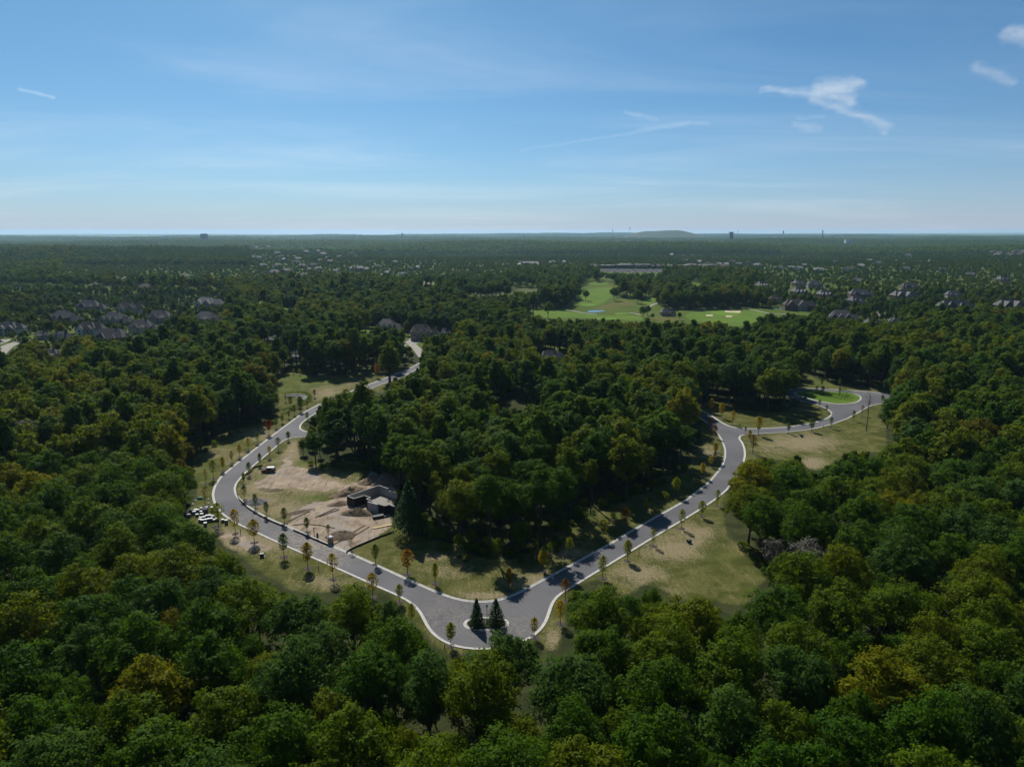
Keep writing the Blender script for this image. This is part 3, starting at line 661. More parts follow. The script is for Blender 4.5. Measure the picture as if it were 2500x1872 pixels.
# ---------------------------------------------------------------- golf course, lawns, drives, far roads (sheets a little above the ground)
def sheet(name, px, z, mat, sig=0):
    g = g2(px)
    if sig: g = smooth_line(g, True, sig * .6, sig)
    return struct(fill(name, [g], z, mat))
sheet('golf_rough', CLEAR[3], .05, ROUGH, 5)
sheet('golf_fairway', R8([(150, 700), (330, 695), (560, 720), (760, 745), (1000, 738), (1180, 770), (1130, 790), (780, 775), (520, 760), (340, 775), (180, 740)]), .10, FAIR, 6)
sheet('golf_fairway', R8([(560, 625), (610, 520), (800, 500), (900, 505), (850, 590), (790, 640), (700, 668), (560, 655)]), .10, FAIR, 8)
sheet('golf_fairway', R8([(650, 460), (830, 460), (820, 478), (700, 482)]), .10, FAIR, 6)
sheet('golf_fairway', R8([(1130, 640), (1170, 590), (1235, 595), (1225, 635), (1160, 665)]), .10, FAIR, 5)
sheet('golf_fairway', R8([(1480, 745), (1560, 715), (1800, 700), (2150, 705), (2190, 740), (2100, 800), (1950, 845), (1750, 805), (1560, 795)]), .10, FAIR, 8)
sheet('golf_green', R8([(1690, 715), (1840, 700), (1980, 730), (1930, 748), (1780, 742)]), .14, GREEN, 4)
sheet('golf_green', R8([(590, 650), (720, 645), (720, 662), (610, 664)]), .14, GREEN, 4)
sheet('golf_green', R8([(880, 722), (1000, 718), (1010, 732), (900, 738)]), .14, GREEN, 4)
sheet('golf_green', R8([(720, 765), (900, 762), (900, 780), (740, 782)]), .14, GREEN, 4)
sheet('fescue_patch', R8([(660, 692), (800, 655), (940, 608), (1060, 640), (1040, 662), (900, 688), (780, 698)]), .12, FESC, 5)
sheet('fescue_patch', R8([(1180, 790), (1250, 755), (1460, 765), (1530, 790), (1300, 800)]), .12, FESC, 5)
sheet('golf_bunker', R8([(1840, 702), (1900, 708), (1975, 705), (1975, 722), (1920, 720), (1840, 715)]), .17, SAND, 1.5)
sheet('golf_bunker', R8([(1675, 738), (1735, 738), (1735, 750), (1680, 750)]), .17, SAND, 1.2)
sheet('golf_bunker', R8([(1845, 746), (1905, 748), (1900, 758), (1850, 758)]), .17, SAND, 1.2)
sheet('golf_pond', R8([(645, 708), (680, 700), (800, 700), (810, 706), (740, 718), (660, 720)]), .16, WATER, 3)
def pathway(name, px, w, mat, z=.15):
    l = smooth_line(g2(px), False, max(2, w * .6), max(2.5, w * .8)); return struct(ribbon(name, l, [(-w / 2, z), (w / 2, z)], mat, False, -1))
pathway('cart_path', R8([(360, 692), (520, 702), (600, 720), (730, 738)]), 3, PATHM)
pathway('cart_path', R8([(1160, 680), (1230, 645), (1310, 625)]), 4, PATHM)
pathway('cart_path', R8([(1010, 720), (1060, 728), (1110, 740)]), 3, PATHM)
pathway('cart_path', R8([(1550, 705), (1700, 692), (1850, 686), (2080, 695), (2212, 725), (2400, 735)]), 3, PATHM)
sheet('golf_lawn', CLEAR[5], .06, LAWN, 4); sheet('golf_lawn', CLEAR[6], .06, LAWN, 4); sheet('house_lawn', CLEAR[7], .06, LAWN, 3)
sheet('golf_lawn', CLEAR[4], .06, FAIR, 4); sheet('marsh', CLEAR[8], .06, MARSH, 4); sheet('marsh', CLEAR[9], .06, MARSH, 4)
sheet('wood_glade', CLEAR[2], .06, LAWN, 2)
sheet('house_lawn', CLEAR[11], .06, LAWN, 2)
pathway('house_drive', R7([(1500, 1160), (1440, 1100), (1390, 1030), (1340, 990), (1400, 965), (1430, 935)]), 6.5, PATHM, .08)
pathway('house_drive', R7([(1250, 1015), (1290, 990), (1340, 960), (1370, 930)]), 5, PATHM, .10)
pathway('house_drive', R7([(1500, 965), (1540, 975), (1600, 1000)]), 3, PATHM, .12)
pathway('far_road', R7([(560, 560), (645, 550), (800, 535), (1000, 519), (1200, 500), (1370, 480), (1600, 467), (1750, 455)]), 11, PATHM, .2)
pathway('far_road', R7([(1470, 400), (1475, 430), (1478, 470)]), 12, PATHM, .22)
pathway('estate_road', R6([(-60, 1120), (0, 1070), (60, 1010), (160, 975), (250, 950), (335, 930)]), 9, PATHM, .2)
pathway('estate_road', R6([(-60, 1000), (0, 985), (60, 950)]), 8, PATHM, .22)
pathway('estate_road', R9([(1240, 640), (1330, 650), (1440, 630)]), 9, PATHM, .2)
pathway('estate_road', R9([(860, 660), (930, 680), (1000, 690)]), 7, PATHM, .2)
pathway('estate_road', R9([(930, 750), (960, 715), (1040, 745)]), 7, PATHM, .22)
pathway('estate_road', R8([(2090, 540), (2140, 505), (2180, 490)]), 9, PATHM, .2)
for q in ([(570, 525), (640, 530), (600, 545)], [(880, 640), (980, 645), (970, 665), (880, 660)], [(1310, 550), (1370, 550), (1380, 575), (1310, 575)], [(1470, 730), (1660, 728), (1650, 760), (1480, 762)], [(370, 515), (430, 520), (400, 535)]):
    sheet('house_lawn', R9(q), .06, LAWN, 2)
for q in ([(560, 690), (670, 680), (670, 700)], [(800, 815), (900, 800), (890, 820)], [(1500, 800), (1600, 810), (1580, 850), (1530, 850)], [(600, 1010), (670, 1000), (660, 1030)], [(1150, 790), (1260, 780), (1240, 800)]):
    sheet('house_lawn', R6(q), .06, LAWN, 2)
sheet('parking_lot', CLEAR[14], .1, LOT, 6)
sheet('pool', R9([(40, 682), (140, 676), (330, 690), (320, 698), (150, 694)]), .1, plain('pool_water', (.10, .30, .40), .1, .5, .1, .3), 1.5)
# ================================================================ trees
SAMP = np.array([(0, 0, 1.0), (-.5, 0, .95), (.5, 0, .95), (-.82, 0, .83), (.82, 0, .83), (-.98, 0, .62), (.98, 0, .62), (-.8, 0, .42), (.8, 0, .42), (0, -.95, .62), (-.5, -.7, .45), (.5, -.7, .45), (0, 0, .8), (-.4, 0, .62), (.4, 0, .62), (0, 0, .02)])
ROADP = [tuple(p_) for p_ in road_outer[::2]]
def crown_ok(x, y, r, h, houses=True):
    x = np.atleast_1d(x); y = np.atleast_1d(y); r = np.broadcast_to(r, x.shape); h = np.broadcast_to(h, x.shape)
    g = gz(x, y); ok = ~inpoly(x, y, ROADP)
    for sx, sy, sz in SAMP:
        px, py, _ = proj(x + sx * r * .94, y + sy * r * .94, g + h * sz * .99)
        ok &= ~in_clear(px, py)
        if houses and sz > .3: ok &= ~hides_house(px, py, y)
    return ok
FEATS = [(110, 1400, 'gold'), (85, 1165, 'gold'), (40, 1180, 'gold'), (150, 1450, 'gold'), (2230, 1225, 'gold'), (2200, 1215, 'gold'), (2150, 1255, 'gold'), (1650, 1000, 'gold'), (1640, 1040, 'gold'), (1670, 970, 'gold'), (885, 935, 'gold'), (870, 955, 'gold'), (975, 925, 'gold'), (990, 935, 'gold'),
         (1990, 815, 'gold'), (2040, 800, 'gold'), (1500, 1125, 'gold'), (1480, 1130, 'olive'), (1780, 1160, 'gold'), (1800, 1150, 'gold'), (2200, 930, 'gold'), (2250, 915, 'olive'), (60, 890, 'gold'), (110, 870, 'gold'), (1190, 870, 'gold'), (1220, 850, 'olive'), (2160, 1620, 'gold'), (2050, 1650, 'olive'), (300, 1680, 'olive'), (370, 1660, 'gold'), (420, 1590, 'rust'), (380, 1520, 'rust'),
         (110, 1630, 'gold'), (440, 1105, 'rust'), (1960, 1810, 'rust'), (1040, 1430, 'olive'), (1345, 1830, 'rust'), (230, 925, 'grey'), (290, 905, 'grey'), (345, 925, 'grey'), (140, 965, 'grey'), (30, 985, 'grey'), (60, 1005, 'grey'), (360, 890, 'grey'), (1940, 1330, 'grey'), (1900, 1340, 'grey'), (560, 830, 'olive'), (2130, 830, 'olive'), (1430, 840, 'rust'), (1330, 830, 'rust'), (830, 870, 'rust'), (790, 870, 'rust'), (750, 880, 'olive'), (935, 870, 'rust'), (1180, 950, 'olive'), (1690, 1010, 'gold'),
         (2360, 760, 'gold'), (2420, 770, 'gold'), (1080, 880, 'rust'), (1000, 870, 'rust'), (640, 845, 'olive'), (2210, 1620, 'gold'), (1150, 930, 'gold'), (1110, 890, 'gold'), (560, 870, 'olive'), (20, 1480, 'olive'), (480, 1790, 'olive')]
MATK = {'dark': L_DARK, 'mid': L_MID, 'olive': L_OLIVE, 'gold': L_GOLD, 'rust': L_RUST, 'grey': L_GREY, 'blue': L_BLUE}
ADJ = {'dark': 'dark green', 'mid': 'mid green', 'olive': 'olive green', 'gold': 'golden yellow-green', 'rust': 'russet brown', 'grey': 'bare grey', 'blue': 'blue-green'}
PINE = P(1000, 1309)
acc = []                                        # x, y, r, h, proto
cand = []
for gx in np.arange(-165, 165, 3.2):
    for gy in np.arange(66, 222, 3.2):
        cand.append((gx + rng.uniform(-1.6, 1.6), gy + rng.uniform(-1.6, 1.6)))
cand = [c for c in cand if abs(c[0]) < .735 * c[1] * 1.02 + 14]
rng.shuffle(cand)
ax = np.zeros((0, 3))
for size in (1.15, .95, .75, .55, .42):
    c = np.array(cand); sc = size * rng.uniform(.9, 1.1, len(c)); pi = rng.integers(0, 6, len(c))
    # slender tall trees in the wood inside the road loop and along the east edge
    gpx_, gpy_, _ = proj(c[:, 0], c[:, 1], 0)
    inner = inpoly(gpx_, gpy_, [(700, 1100), (1000, 1315), (1250, 1372), (1600, 1205), (1720, 1000), (1400, 860), (900, 900)])
    tallm = inner & (rng.random(len(c)) < .55); pi = np.where(tallm, rng.integers(6, 9, len(c)), pi)
    rr = np.array([PRO[i][2] for i in pi]) * sc; hh = np.array([PRO[i][3] for i in pi]) * (.45 + .55 * sc)
    good = crown_ok(c[:, 0], c[:, 1], rr, hh) & (np.hypot(c[:, 0] - PINE[0], c[:, 1] - PINE[1]) > rr + 5.5)
    for i in np.nonzero(good)[0]:
        x, y = c[i]
        if len(ax):
            d = np.hypot(ax[:, 0] - x, ax[:, 1] - y)
            if (d < (.74 if size > .7 else .80) * (ax[:, 2] + rr[i])).any(): continue
        ax = np.vstack([ax, (x, y, rr[i])]); acc.append((x, y, sc[i], (.45 + .55 * sc[i]), int(pi[i]), bool(inner[i])))
acc.sort(key=lambda a: -PRO[a[4]][2] * a[2] / math.hypot(a[0], a[1]))
near_trees = acc[:300]; rest = acc[300:]
print('near trees', len(acc), 'furthest individual', max(a[1] for a in near_trees))
def pick_kind(arr, feats, base):
    """colour of every tree: random greens, and the photograph's golden, russet and grey crowns by the tree nearest to each"""
    px, py, zc = arr; kinds = list(base); used = set()
    for fx, fy, k in feats:
        d = np.hypot(px - fx, py - fy); d[list(used)] = 1e9; j = int(np.argmin(d))
        if d[j] < 45: kinds[j] = k; used.add(j)
    return kinds
def tops(a): return proj(np.array([t[0] for t in a]), np.array([t[1] for t in a]), np.array([PRO[t[4]][3] * t[3] * .8 for t in a]))
base = rng.choice(['dark', 'mid', 'olive', 'blue'], len(near_trees), p=[.44, .30, .12, .14])
kinds = pick_kind(tops(near_trees), FEATS, base)
LAND = [(1187, 1570, 'the turning circle'), (500, 1270, 'the stacked pallets'), (600, 1335, 'the dirt verge'), (800, 1440, 'the grass verge'), (1000, 1500, 'the kerb below the amber saplings'), (1360, 1540, 'the russet kerb sapling'), (1560, 1430, 'the large mown lot'), (1840, 1440, 'the corner of the mown lot'), (1790, 1200, 'the straight road'), (1900, 1120, 'the corner lot'),
        (2100, 1100, 'the dead tree lot'), (500, 1130, 'the road bend'), (900, 1150, 'the spoil heaps'), (1000, 1320, 'the big pine'), (1250, 1380, 'the lawn above the circle'), (1450, 1280, 'the shaded verge'), (1650, 1170, 'the road fork bend'), (480, 1210, 'the green tarp'), (1700, 1470, 'the lawn end of mown lot')]
LXY = np.array([P(a_, b_) for a_, b_, _ in LAND])
edge_pts = g2([p_ for i_, p_ in enumerate(CLEAR[0])])
def zone(x, y, inner):
    j = int(np.argmin(np.hypot(LXY[:, 0] - x, LXY[:, 1] - y))); e = np.hypot(edge_pts[:, 0] - x, edge_pts[:, 1] - y).min(); w = LAND[j][2]
    ps = ('at the wood edge by ' if e < 13 else ('a few trees back from ' if e < 30 else 'deep in the wood behind ')) + w
    return ps, 'trees ' + ps
for (x, y, s, sh, pi, inn), k in zip(near_trees, kinds):
    grey = k == 'grey'; pr = PROG if grey else PRO[pi]
    name = {'grey': 'bare_tree', 'gold': 'golden_tree', 'rust': 'russet_tree'}.get(k, 'forest_tree')
    t = empty(name, (x, y, 0), random.uniform(0, 6.28)); t.scale = (s, s, sh)
    zt, zg = zone(x, y, inn)
    shape = 'slender tall' if pi >= 6 else ('small' if s < .62 else ('broad' if s > 1.05 else 'rounded'))
    tag(t, '%s %s tree %s' % (shape, ADJ[k], zt), 'tree', '%s %s %s' % (shape, ADJ[k], zg))
    if grey: t['label'] = 'leafless grey twiggy tree %s' % zt; t['group'] = 'leafless grey ' + zg
    obj('trunk', pr[1], t)
    c = obj('crown', pr[0], t); c.material_slots[0].link = 'OBJECT'; c.material_slots[0].material = MATK[k]
# the wood beyond: nobody could count it
KIDX = {'dark': [0, 1, 2], 'mid': [3, 4], 'olive': [5], 'blue': [6, 7], 'gold': [8], 'rust': [9], 'grey': [11], 'con': [10]}
def jitter(x0, x1, y0, y1, st):
    gx, gy = np.meshgrid(np.arange(x0, x1, st), np.arange(y0, y1, st)); n = gx.size
    x = gx.ravel() + rng.uniform(-.46, .46, n) * st; y = gy.ravel() + rng.uniform(-.46, .46, n) * st
    k = np.abs(x) < .735 * 1.03 * y + 22; return x[k], y[k]
def far_from_houses(x, y, f=1.0):
    k = np.ones(x.shape, bool)
    for (hx, hy), w in zip(HXY, HWM): k &= np.hypot(x - hx, y - hy) > w * f
    return k
SUB = [[(-40, 700), (560, 720), (560, 800), (430, 850), (300, 870), (-40, 900)], [(1850, 655), (2540, 655), (2540, 775), (2180, 800), (1980, 800), (1880, 740)],
       [(150, 655), (640, 655), (640, 705), (150, 700)], [(600, 600), (1250, 600), (1250, 690), (640, 705)], [(1250, 625), (1900, 625), (1900, 675), (1250, 675)], [(1900, 600), (2540, 600), (2540, 660), (1900, 660)]]
def subm(px, py):
    m = np.zeros(px.shape, bool)
    for s in SUB: m |= inpoly(px, py, s)
    return m
MX, MY, MS, MI = [], [], [], []
occ = {}
def occ_add(x, y, r):
    for a, b, c in zip(x, y, r): occ.setdefault((int(a // 14), int(b // 14)), []).append((a, b, c))
def occ_free(x, y, r, f):
    o = np.ones(len(x), bool)
    for i in range(len(x)):
        ci, cj = int(x[i] // 14), int(y[i] // 14)
        for u in (-1, 0, 1):
            for w in (-1, 0, 1):
                for (a, b, c) in occ.get((ci + u, cj + w), ()):
                    if (a - x[i]) ** 2 + (b - y[i]) ** 2 < (f * (c + r[i])) ** 2: o[i] = False; break
                if not o[i]: break
            if not o[i]: break
    return o
occ_add(ax[:, 0], ax[:, 1], ax[:, 2])
for a in rest:
    MX.append(a[0]); MY.append(a[1]); MS.append(a[2]); MI.append(0)
for st, lo, hi, f in ((8.6, .95, 1.3, .68), (6.0, .6, .8, .72), (4.6, .36, .5, .8)):
    x, y = jitter(-800, 800, 196, 1010, st); px, py, _ = proj(x, y, 0)
    s = rng.uniform(lo, hi, len(x)); su = subm(px, py); s = np.where(su, s * .62, s)
    k = (~su | (rng.random(len(x)) < .5)) & far_from_houses(x, y)
    x, y, s, su = x[k], y[k], s[k], su[k]
    k = crown_ok(x, y, 5.4 * s, 18.5 * s) & (np.hypot(x - PINE[0], y - PINE[1]) > 5.4 * s + 5); x, y, s, su = x[k], y[k], s[k], su[k]
    k = occ_free(x, y, 5.4 * s, f); x, y, s, su = x[k], y[k], s[k], su[k]
    occ_add(x, y, 5.4 * s); MX += list(x); MY += list(y); MS += list(s); MI += list(su.astype(int))
MX, MY, MS, MI = map(np.array, (MX, MY, MS, MI)); n = len(MX); print('mid trees', n)
base = rng.choice(['dark', 'mid', 'olive', 'blue', 'gold', 'rust'], n, p=[.42, .28, .13, .15, .01, .01])
pm = np.sin(MX / 47 + 2) * np.sin(MY / 58) + .6 * np.sin(MX / 23 + MY / 31)
base = np.where((pm > np.where(MY < 460, .35, .8)) & (rng.random(n) < .5), np.where(rng.random(n) < .12, 'gold', 'olive'), np.where((pm < -.6) & (rng.random(n) < .6), 'dark', base))
base = np.where((MI == 1) & (rng.random(n) < .3), 'con', base)
kk = pick_kind(proj(MX, MY, gz(MX, MY) + 16 * MS), [f for f in FEATS if f[1] < 1180], base)
for j in range(n):                              # belts of conifers in the estate
    px, py, _ = proj(MX[j], MY[j], 8)
    if 140 < px < 560 and 712 < py < 752 and rng.random() < .55: kk[j] = 'con'
idx = np.array([random.choice(KIDX[k]) for k in kk])
scatter('forest', hid, np.stack([MX, MY, gz(MX, MY)], 1), MS, MS * rng.uniform(.9, 1.12, n), idx, 'mixed green broadleaf forest stretching past the loop to the golf course and estates', 'forest')
x, y = jitter(-2600, 2600, 1000, 3300, 11); px, py, _ = proj(x, y, gz(x, y)); su = subm(px, py)
patch = np.sin(x / 170 + 1) * np.sin(y / 210) + .5 * np.sin(x / 61 + y / 90)
s = rng.uniform(.75, 1.3, len(x)) * np.where(su, .52, 1) * (1 + .15 * patch)
k = (~su | (rng.random(len(x)) < .74)) & far_from_houses(x, y, .9) & crown_ok(x, y, 5.4 * s, 18 * s)
for hx, hy in FXY[np.hypot(*FXY.T) < 3400]: k &= ~((np.abs(x - hx) < 11) & (y < hy + 8) & (y > hy - 34))
x, y, s, su, patch = x[k], y[k], s[k], su[k], patch[k]; n = len(x); print('far trees', n)
u = rng.random(n) * .75 + .12 + .22 * patch
idx = np.where(u < .40, rng.integers(0, 3, n), np.where(u < .62, rng.integers(6, 8, n), np.where(u < .84, rng.integers(3, 5, n), np.where(u < .99, 5, np.where(u < 1.0, 9, 5)))))
idx = np.where(su & (rng.random(n) < .2), 10, idx)
scatter('far_forest', hid2, np.stack([x, y, gz(x, y)], 1), s, s * rng.uniform(.85, 1.15, n), idx, 'far wooded suburbs of blue-green treetops beyond the golf course', 'forest')
gr = []; rr_ = 3250.0
while rr_ < 17000:
    st = 40 * (rr_ / 3250) ** .75; m = int(1.36 * rr_ / st)
    th = (np.arange(m) + rng.random(m)) / m * 1.36 - .68; r2 = rr_ + rng.uniform(-.5, .5, m) * st
    gr.append(np.stack([np.sin(th) * r2, np.cos(th) * r2, np.full(m, st / 40)], 1)); rr_ += st
gr = np.concatenate(gr); px, py, _ = proj(gr[:, 0], gr[:, 1], gz(gr[:, 0], gr[:, 1]) + 8)
k = np.ones(len(gr), bool)
for hx, hy in FXY[np.hypot(*FXY.T) > 3000]: k &= ~((np.abs(gr[:, 0] - hx) < 26) & (np.abs(gr[:, 1] + 15 - hy) < 45))
gr = gr[k]; n = len(gr); print('groves', n)
pt = 1 + .18 * np.sin(gr[:, 0] / 700) * np.sin(gr[:, 1] / 520)
scatter('horizon_forest', hid3, np.stack([gr[:, 0], gr[:, 1], gz(gr[:, 0], gr[:, 1]) - 1.5], 1), gr[:, 2] ** .8, rng.uniform(.85, 1.2, n) * pt, rng.integers(0, 6, n), 'hazy blue-green forest running to the horizon', 'forest')
# ================================================================ street saplings
SAPP = []
def sapling_proto(seed, sparse=False, shape='oval'):
    r = np.random.default_rng(seed); n = [430, 620, 520, 720, 360][seed % 5] if not sparse else 150
    t = r.random(n) ** .8; a = r.uniform(0, 6.283, n)
    prof = np.sin(np.clip(t * .92 + .1, 0, 1) * math.pi) ** .7
    nb = 13; br = r.integers(0, nb, n); a = br * 2.4 + r.normal(size=n) * .38
    k = .21 * prof * (r.random(n) ** .45) * (1 + .25 * np.sin(br * 3.1))
    z = .30 + .70 * t + k * .35
    C = np.stack([np.cos(a) * k, np.sin(a) * k, np.minimum(z, 1.02)], 1)
    v, q = leaves(C, unit(np.stack([np.cos(a), np.sin(a), np.full(n, .5)], 1) + r.normal(size=(n, 3)) * .6), .062 * r.uniform(.6, 1.3, n), r, .6)
    cm = npmesh('crown', v, q, [L_SGREEN], r.random(n))
    b = MB(); b.tube([(0, 0, -.02), (0, 0, .3), (.004, 0, .62), (0, .004, .93)], [.0125, .0105, .007, .002], 6)
    for i in range(nb):
        an = i * 2.4; s = .30 + .5 * i / nb
        b.tube([(0, 0, s), (math.cos(an) * .09, math.sin(an) * .09, s + .13), (math.cos(an) * .15, math.sin(an) * .15, s + .27 * (1 - .4 * i / nb))], [.005, .0035, .0012], 4)
    return cm, b.mesh('trunk', BARK, True)
SAPP = [sapling_proto(900 + i) for i in range(5)]; SAPS = sapling_proto(950, True)
def mound_mesh(name, rx, ry, h, mat, seed, rings=7, n=22, rough=.18, pw=1.3):
    r = np.random.default_rng(seed); b = MB(); b.v.append((0, 0, h))
    ph = r.uniform(0, 6.28, 6)
    for i in range(1, rings + 1):
        t = i / rings
        for k in range(n):
            a = 2 * math.pi * k / n
            w = 1 + .13 * math.sin(2 * a + ph[0]) + .09 * math.sin(3 * a + ph[1]) + .05 * math.sin(7 * a + ph[2])
            z = h * (1 - t ** pw) * (1 + r.normal() * rough * (1 - t)) + (r.normal() * rough * h * .25 if t < .95 else 0)
            b.v.append((math.cos(a) * rx * t * w, math.sin(a) * ry * t * w, -.06 if i == rings else max(z, .01)))
    for k in range(n): b.f.append((0, 1 + k, 1 + (k + 1) % n))
    for i in range(rings - 1):
        for k in range(n):
            p = 1 + i * n; b.f.append((p + k, p + n + k, p + n + (k + 1) % n, p + (k + 1) % n))
    return b.mesh(name, mat, True)
MUL = mound_mesh('mulch_ring', 1.0, 1.0, .16, MULCH, 3, 4, 16, .25)
SM = {'g': (L_SGREEN, 'green'), 'dg': (L_DARK, 'dark green'), 'y': (L_AMBER, 'amber'), 'o': (L_OLIVE, 'olive'), 'yg': (L_YG, 'yellow-green'), 'am': (L_AMBER, 'amber'), 'or': (L_ORANGE, 'orange'), 'ru': (L_SRUST, 'russet'), 'red': (L_RED, 'red'), 'sp': (L_SRUST, 'nearly bare')}
SAPL = []
def saps(fn, s, lst, where):
    for (x, yb, yt, k) in lst:
        (a, b), (_, c) = fn([(x, yb), (x, yt)]); SAPL.append((a, b, c, k, where))
saps(R1, 0, [(765, 155, 70, 'o'), (815, 115, 45, 'g'), (870, 75, 10, 'g'), (705, 210, 85, 'red'), (607, 280, 185, 'g'), (532, 335, 235, 'y'), (462, 395, 290, 'y'), (397, 445, 340, 'y'), (323, 510, 390, 'y'), (243, 575, 420, 'o'), (180, 615, 490, 'sp'), (175, 800, 650, 'sp')], "between road bend and wood")
saps(R1, 0, [(1022, 90, 20, 'g'), (865, 260, 180, 'g'), (783, 335, 230, 'g'), (710, 400, 300, 'y'), (630, 465, 360, 'g'), (540, 545, 435, 'dg'), (495, 620, 520, 'g'), (500, 750, 625, 'g'), (592, 820, 695, 'g'), (685, 890, 760, 'g'), (833, 950, 810, 'g'), (1020, 1020, 890, 'g'), (1198, 1060, 950, 'g'), (1388, 1180, 1060, 'sp')], "along the building site kerb")
saps(R1, 0, [(1590, 1285, 1110, 'g'), (1855, 1365, 1150, 'or'), (2085, 1445, 1265, 'yg')], "between silt fence and turning circle")
saps(R1, 0, [(285, 970, 770, 'yg'), (425, 1030, 820, 'am'), (583, 1105, 905, 'am'), (830, 1225, 1020, 'g'), (1027, 1320, 1095, 'am'), (1237, 1410, 1185, 'am'), (1565, 1560, 1345, 'am'), (1790, 1600, 1440, 'yg')], "across the road from the building site")
saps(R2, 0, [(390, 1190, 995, 'yg'), (740, 1390, 1165, 'yg'), (1770, 985, 770, 'ru'), (1725, 1190, 970, 'am'), (1490, 1310, 1120, 'am')], "on the outer kerb of turning circle")
saps(R2, 0, [(1265, 890, 680, 'ru'), (1570, 715, 515, 'am'), (1805, 590, 400, 'yg'), (2110, 430, 245, 'yg')], "before the enclosed wood")
saps(R3, 0, [(645, 880, 685, 'ru'), (835, 740, 600, 'am'), (1105, 595, 420, 'yg'), (1340, 430, 290, 'am'), (1420, 330, 230, 'am'), (1470, 200, 120, 'am')], "on the enclosed wood's shaded verge")
saps(R2, 0, [(2105, 780, 565, 'yg')], "along the large mown lot")
saps(R3, 0, [(670, 1175, 980, 'yg'), (900, 1040, 880, 'yg'), (1155, 885, 705, 'yg'), (1335, 780, 630, 'yg'), (1475, 680, 530, 'yg')], "along the large mown lot")
saps(R4, 0, [(660, 840, 735, 'am'), (690, 945, 775, 'ru'), (625, 770, 700, 'dg'), (742, 785, 585, 'am'), (1012, 770, 665, 'g'), (1220, 750, 630, 'g'), (1395, 720, 620, 'g'), (1597, 655, 560, 'g'), (1675, 610, 510, 'sp'), (1735, 540, 470, 'sp'), (1857, 490, 420, 'dg')], 'at the corner lot by the road fork')
saps(R4, 0, [(975, 690, 615, 'g'), (510, 690, 560, 'y'), (410, 630, 490, 'am'), (315, 580, 450, 'am'), (1160, 490, 410, 'g'), (1290, 540, 460, 'g'), (1355, 580, 510, 'g')], "between road fork and hedge island")
saps(R4, 0, [(305, 740, 630, 'ru'), (350, 810, 690, 'ru'), (355, 960, 850, 'am'), (350, 1030, 930, 'am'), (240, 1160, 1030, 'am')], "on the bend before road fork")
saps(R4, 0, [(1310, 350, 265, 'g'), (1475, 345, 275, 'g'), (1775, 350, 300, 'g'), (1265, 410, 340, 'g'), (1470, 430, 350, 'g'), (1320, 405, 340, 'g')], 'around the hedge island circle')
saps(R5, 0, [(440, 862, 770, 'g'), (495, 830, 700, 'g'), (555, 792, 730, 'g'), (620, 705, 630, 'red'), (360, 740, 660, 'sp'), (405, 790, 690, 'g'), (490, 790, 690, 'o'), (290, 800, 690, 'o'), (485, 500, 440, 'yg'), (430, 490, 440, 'yg')], 'beside the hedge terrace')
saps(R5, 0, [(1185, 525, 400, 'or'), (1262, 500, 430, 'or'), (1125, 525, 490, 'g'), (1100, 470, 425, 'g'), (1000, 470, 410, 'g'), (1040, 475, 430, 'g')], "by the far grass field")
for i, (px, pb, pt, k, where) in enumerate(SAPL):
    x, y = P(px, pb); zc = proj(x, y, 0)[2]; h = (pb - pt) * zc / F / math.cos(PITCH * .6) * 1.03
    h = min(max(h, 2.4), 9.0); mat, adj = SM[k]
    t = empty('street_sapling', (x, y, 0), random.uniform(0, 6.28))
    tag(t, '%s young tree in a mulch ring %s' % (adj, where), 'tree', '%s young trees %s' % (adj, where))
    cm, tm = SAPS if k == 'sp' else SAPP[i % 5]
    w_ = random.uniform(.78, 1.2); sc = (h * w_ * random.uniform(.92, 1.08), h * w_ * random.uniform(.92, 1.08), h)
    obj('trunk', tm, t).scale = (h * 1.1, h * 1.1, h)
    c = obj('crown', cm, t); c.scale = sc; c.material_slots[0].link = 'OBJECT'; c.material_slots[0].material = mat
    m = obj('mulch_ring', MUL, t); ms = random.uniform(.85, 1.15) * (1.0 + .05 * h); m.scale = (ms, ms * .95, 1)
# ---------------------------------------------------------------- conifers
def conifer(name, px, pb, pt, rb, seed, label, layers=22, per=150, ls=.42, h0=.05, cat='tree', group=None):
    x, y = P(px, pb); zc = proj(x, y, 0)[2]; h = (pb - pt) * zc / F / math.cos(PITCH)
    t = empty(name, (x, y, 0), 0); tag(t, label, cat, group)
    cm = conifer_mesh('crown', seed, h, rb, layers, per, ls, L_NEEDLE, h0)
    MB().tube([(0, 0, -.1), (0, 0, h * .5), (0, 0, h * .97)], [.02 * h + .03, .012 * h, .01], 7).build('trunk', BARK, t)
    obj('crown', cm, t); return t
conifer('spruce', 1164, 1528, 1456, 2.0, 21, 'dark spruce with broken skirt on the island, beside the lamp post', 19, 230, .36)
conifer('spruce', 1211, 1527, 1456, 2.55, 29, 'fuller dark spruce on the island, across the lamp post from the slimmer one', 15, 250, .40)
conifer('pine', 1000, 1309, 1168, 5.6, 23, 'big dark green pine standing beside the concrete foundation', 26, 300, .62, .2)
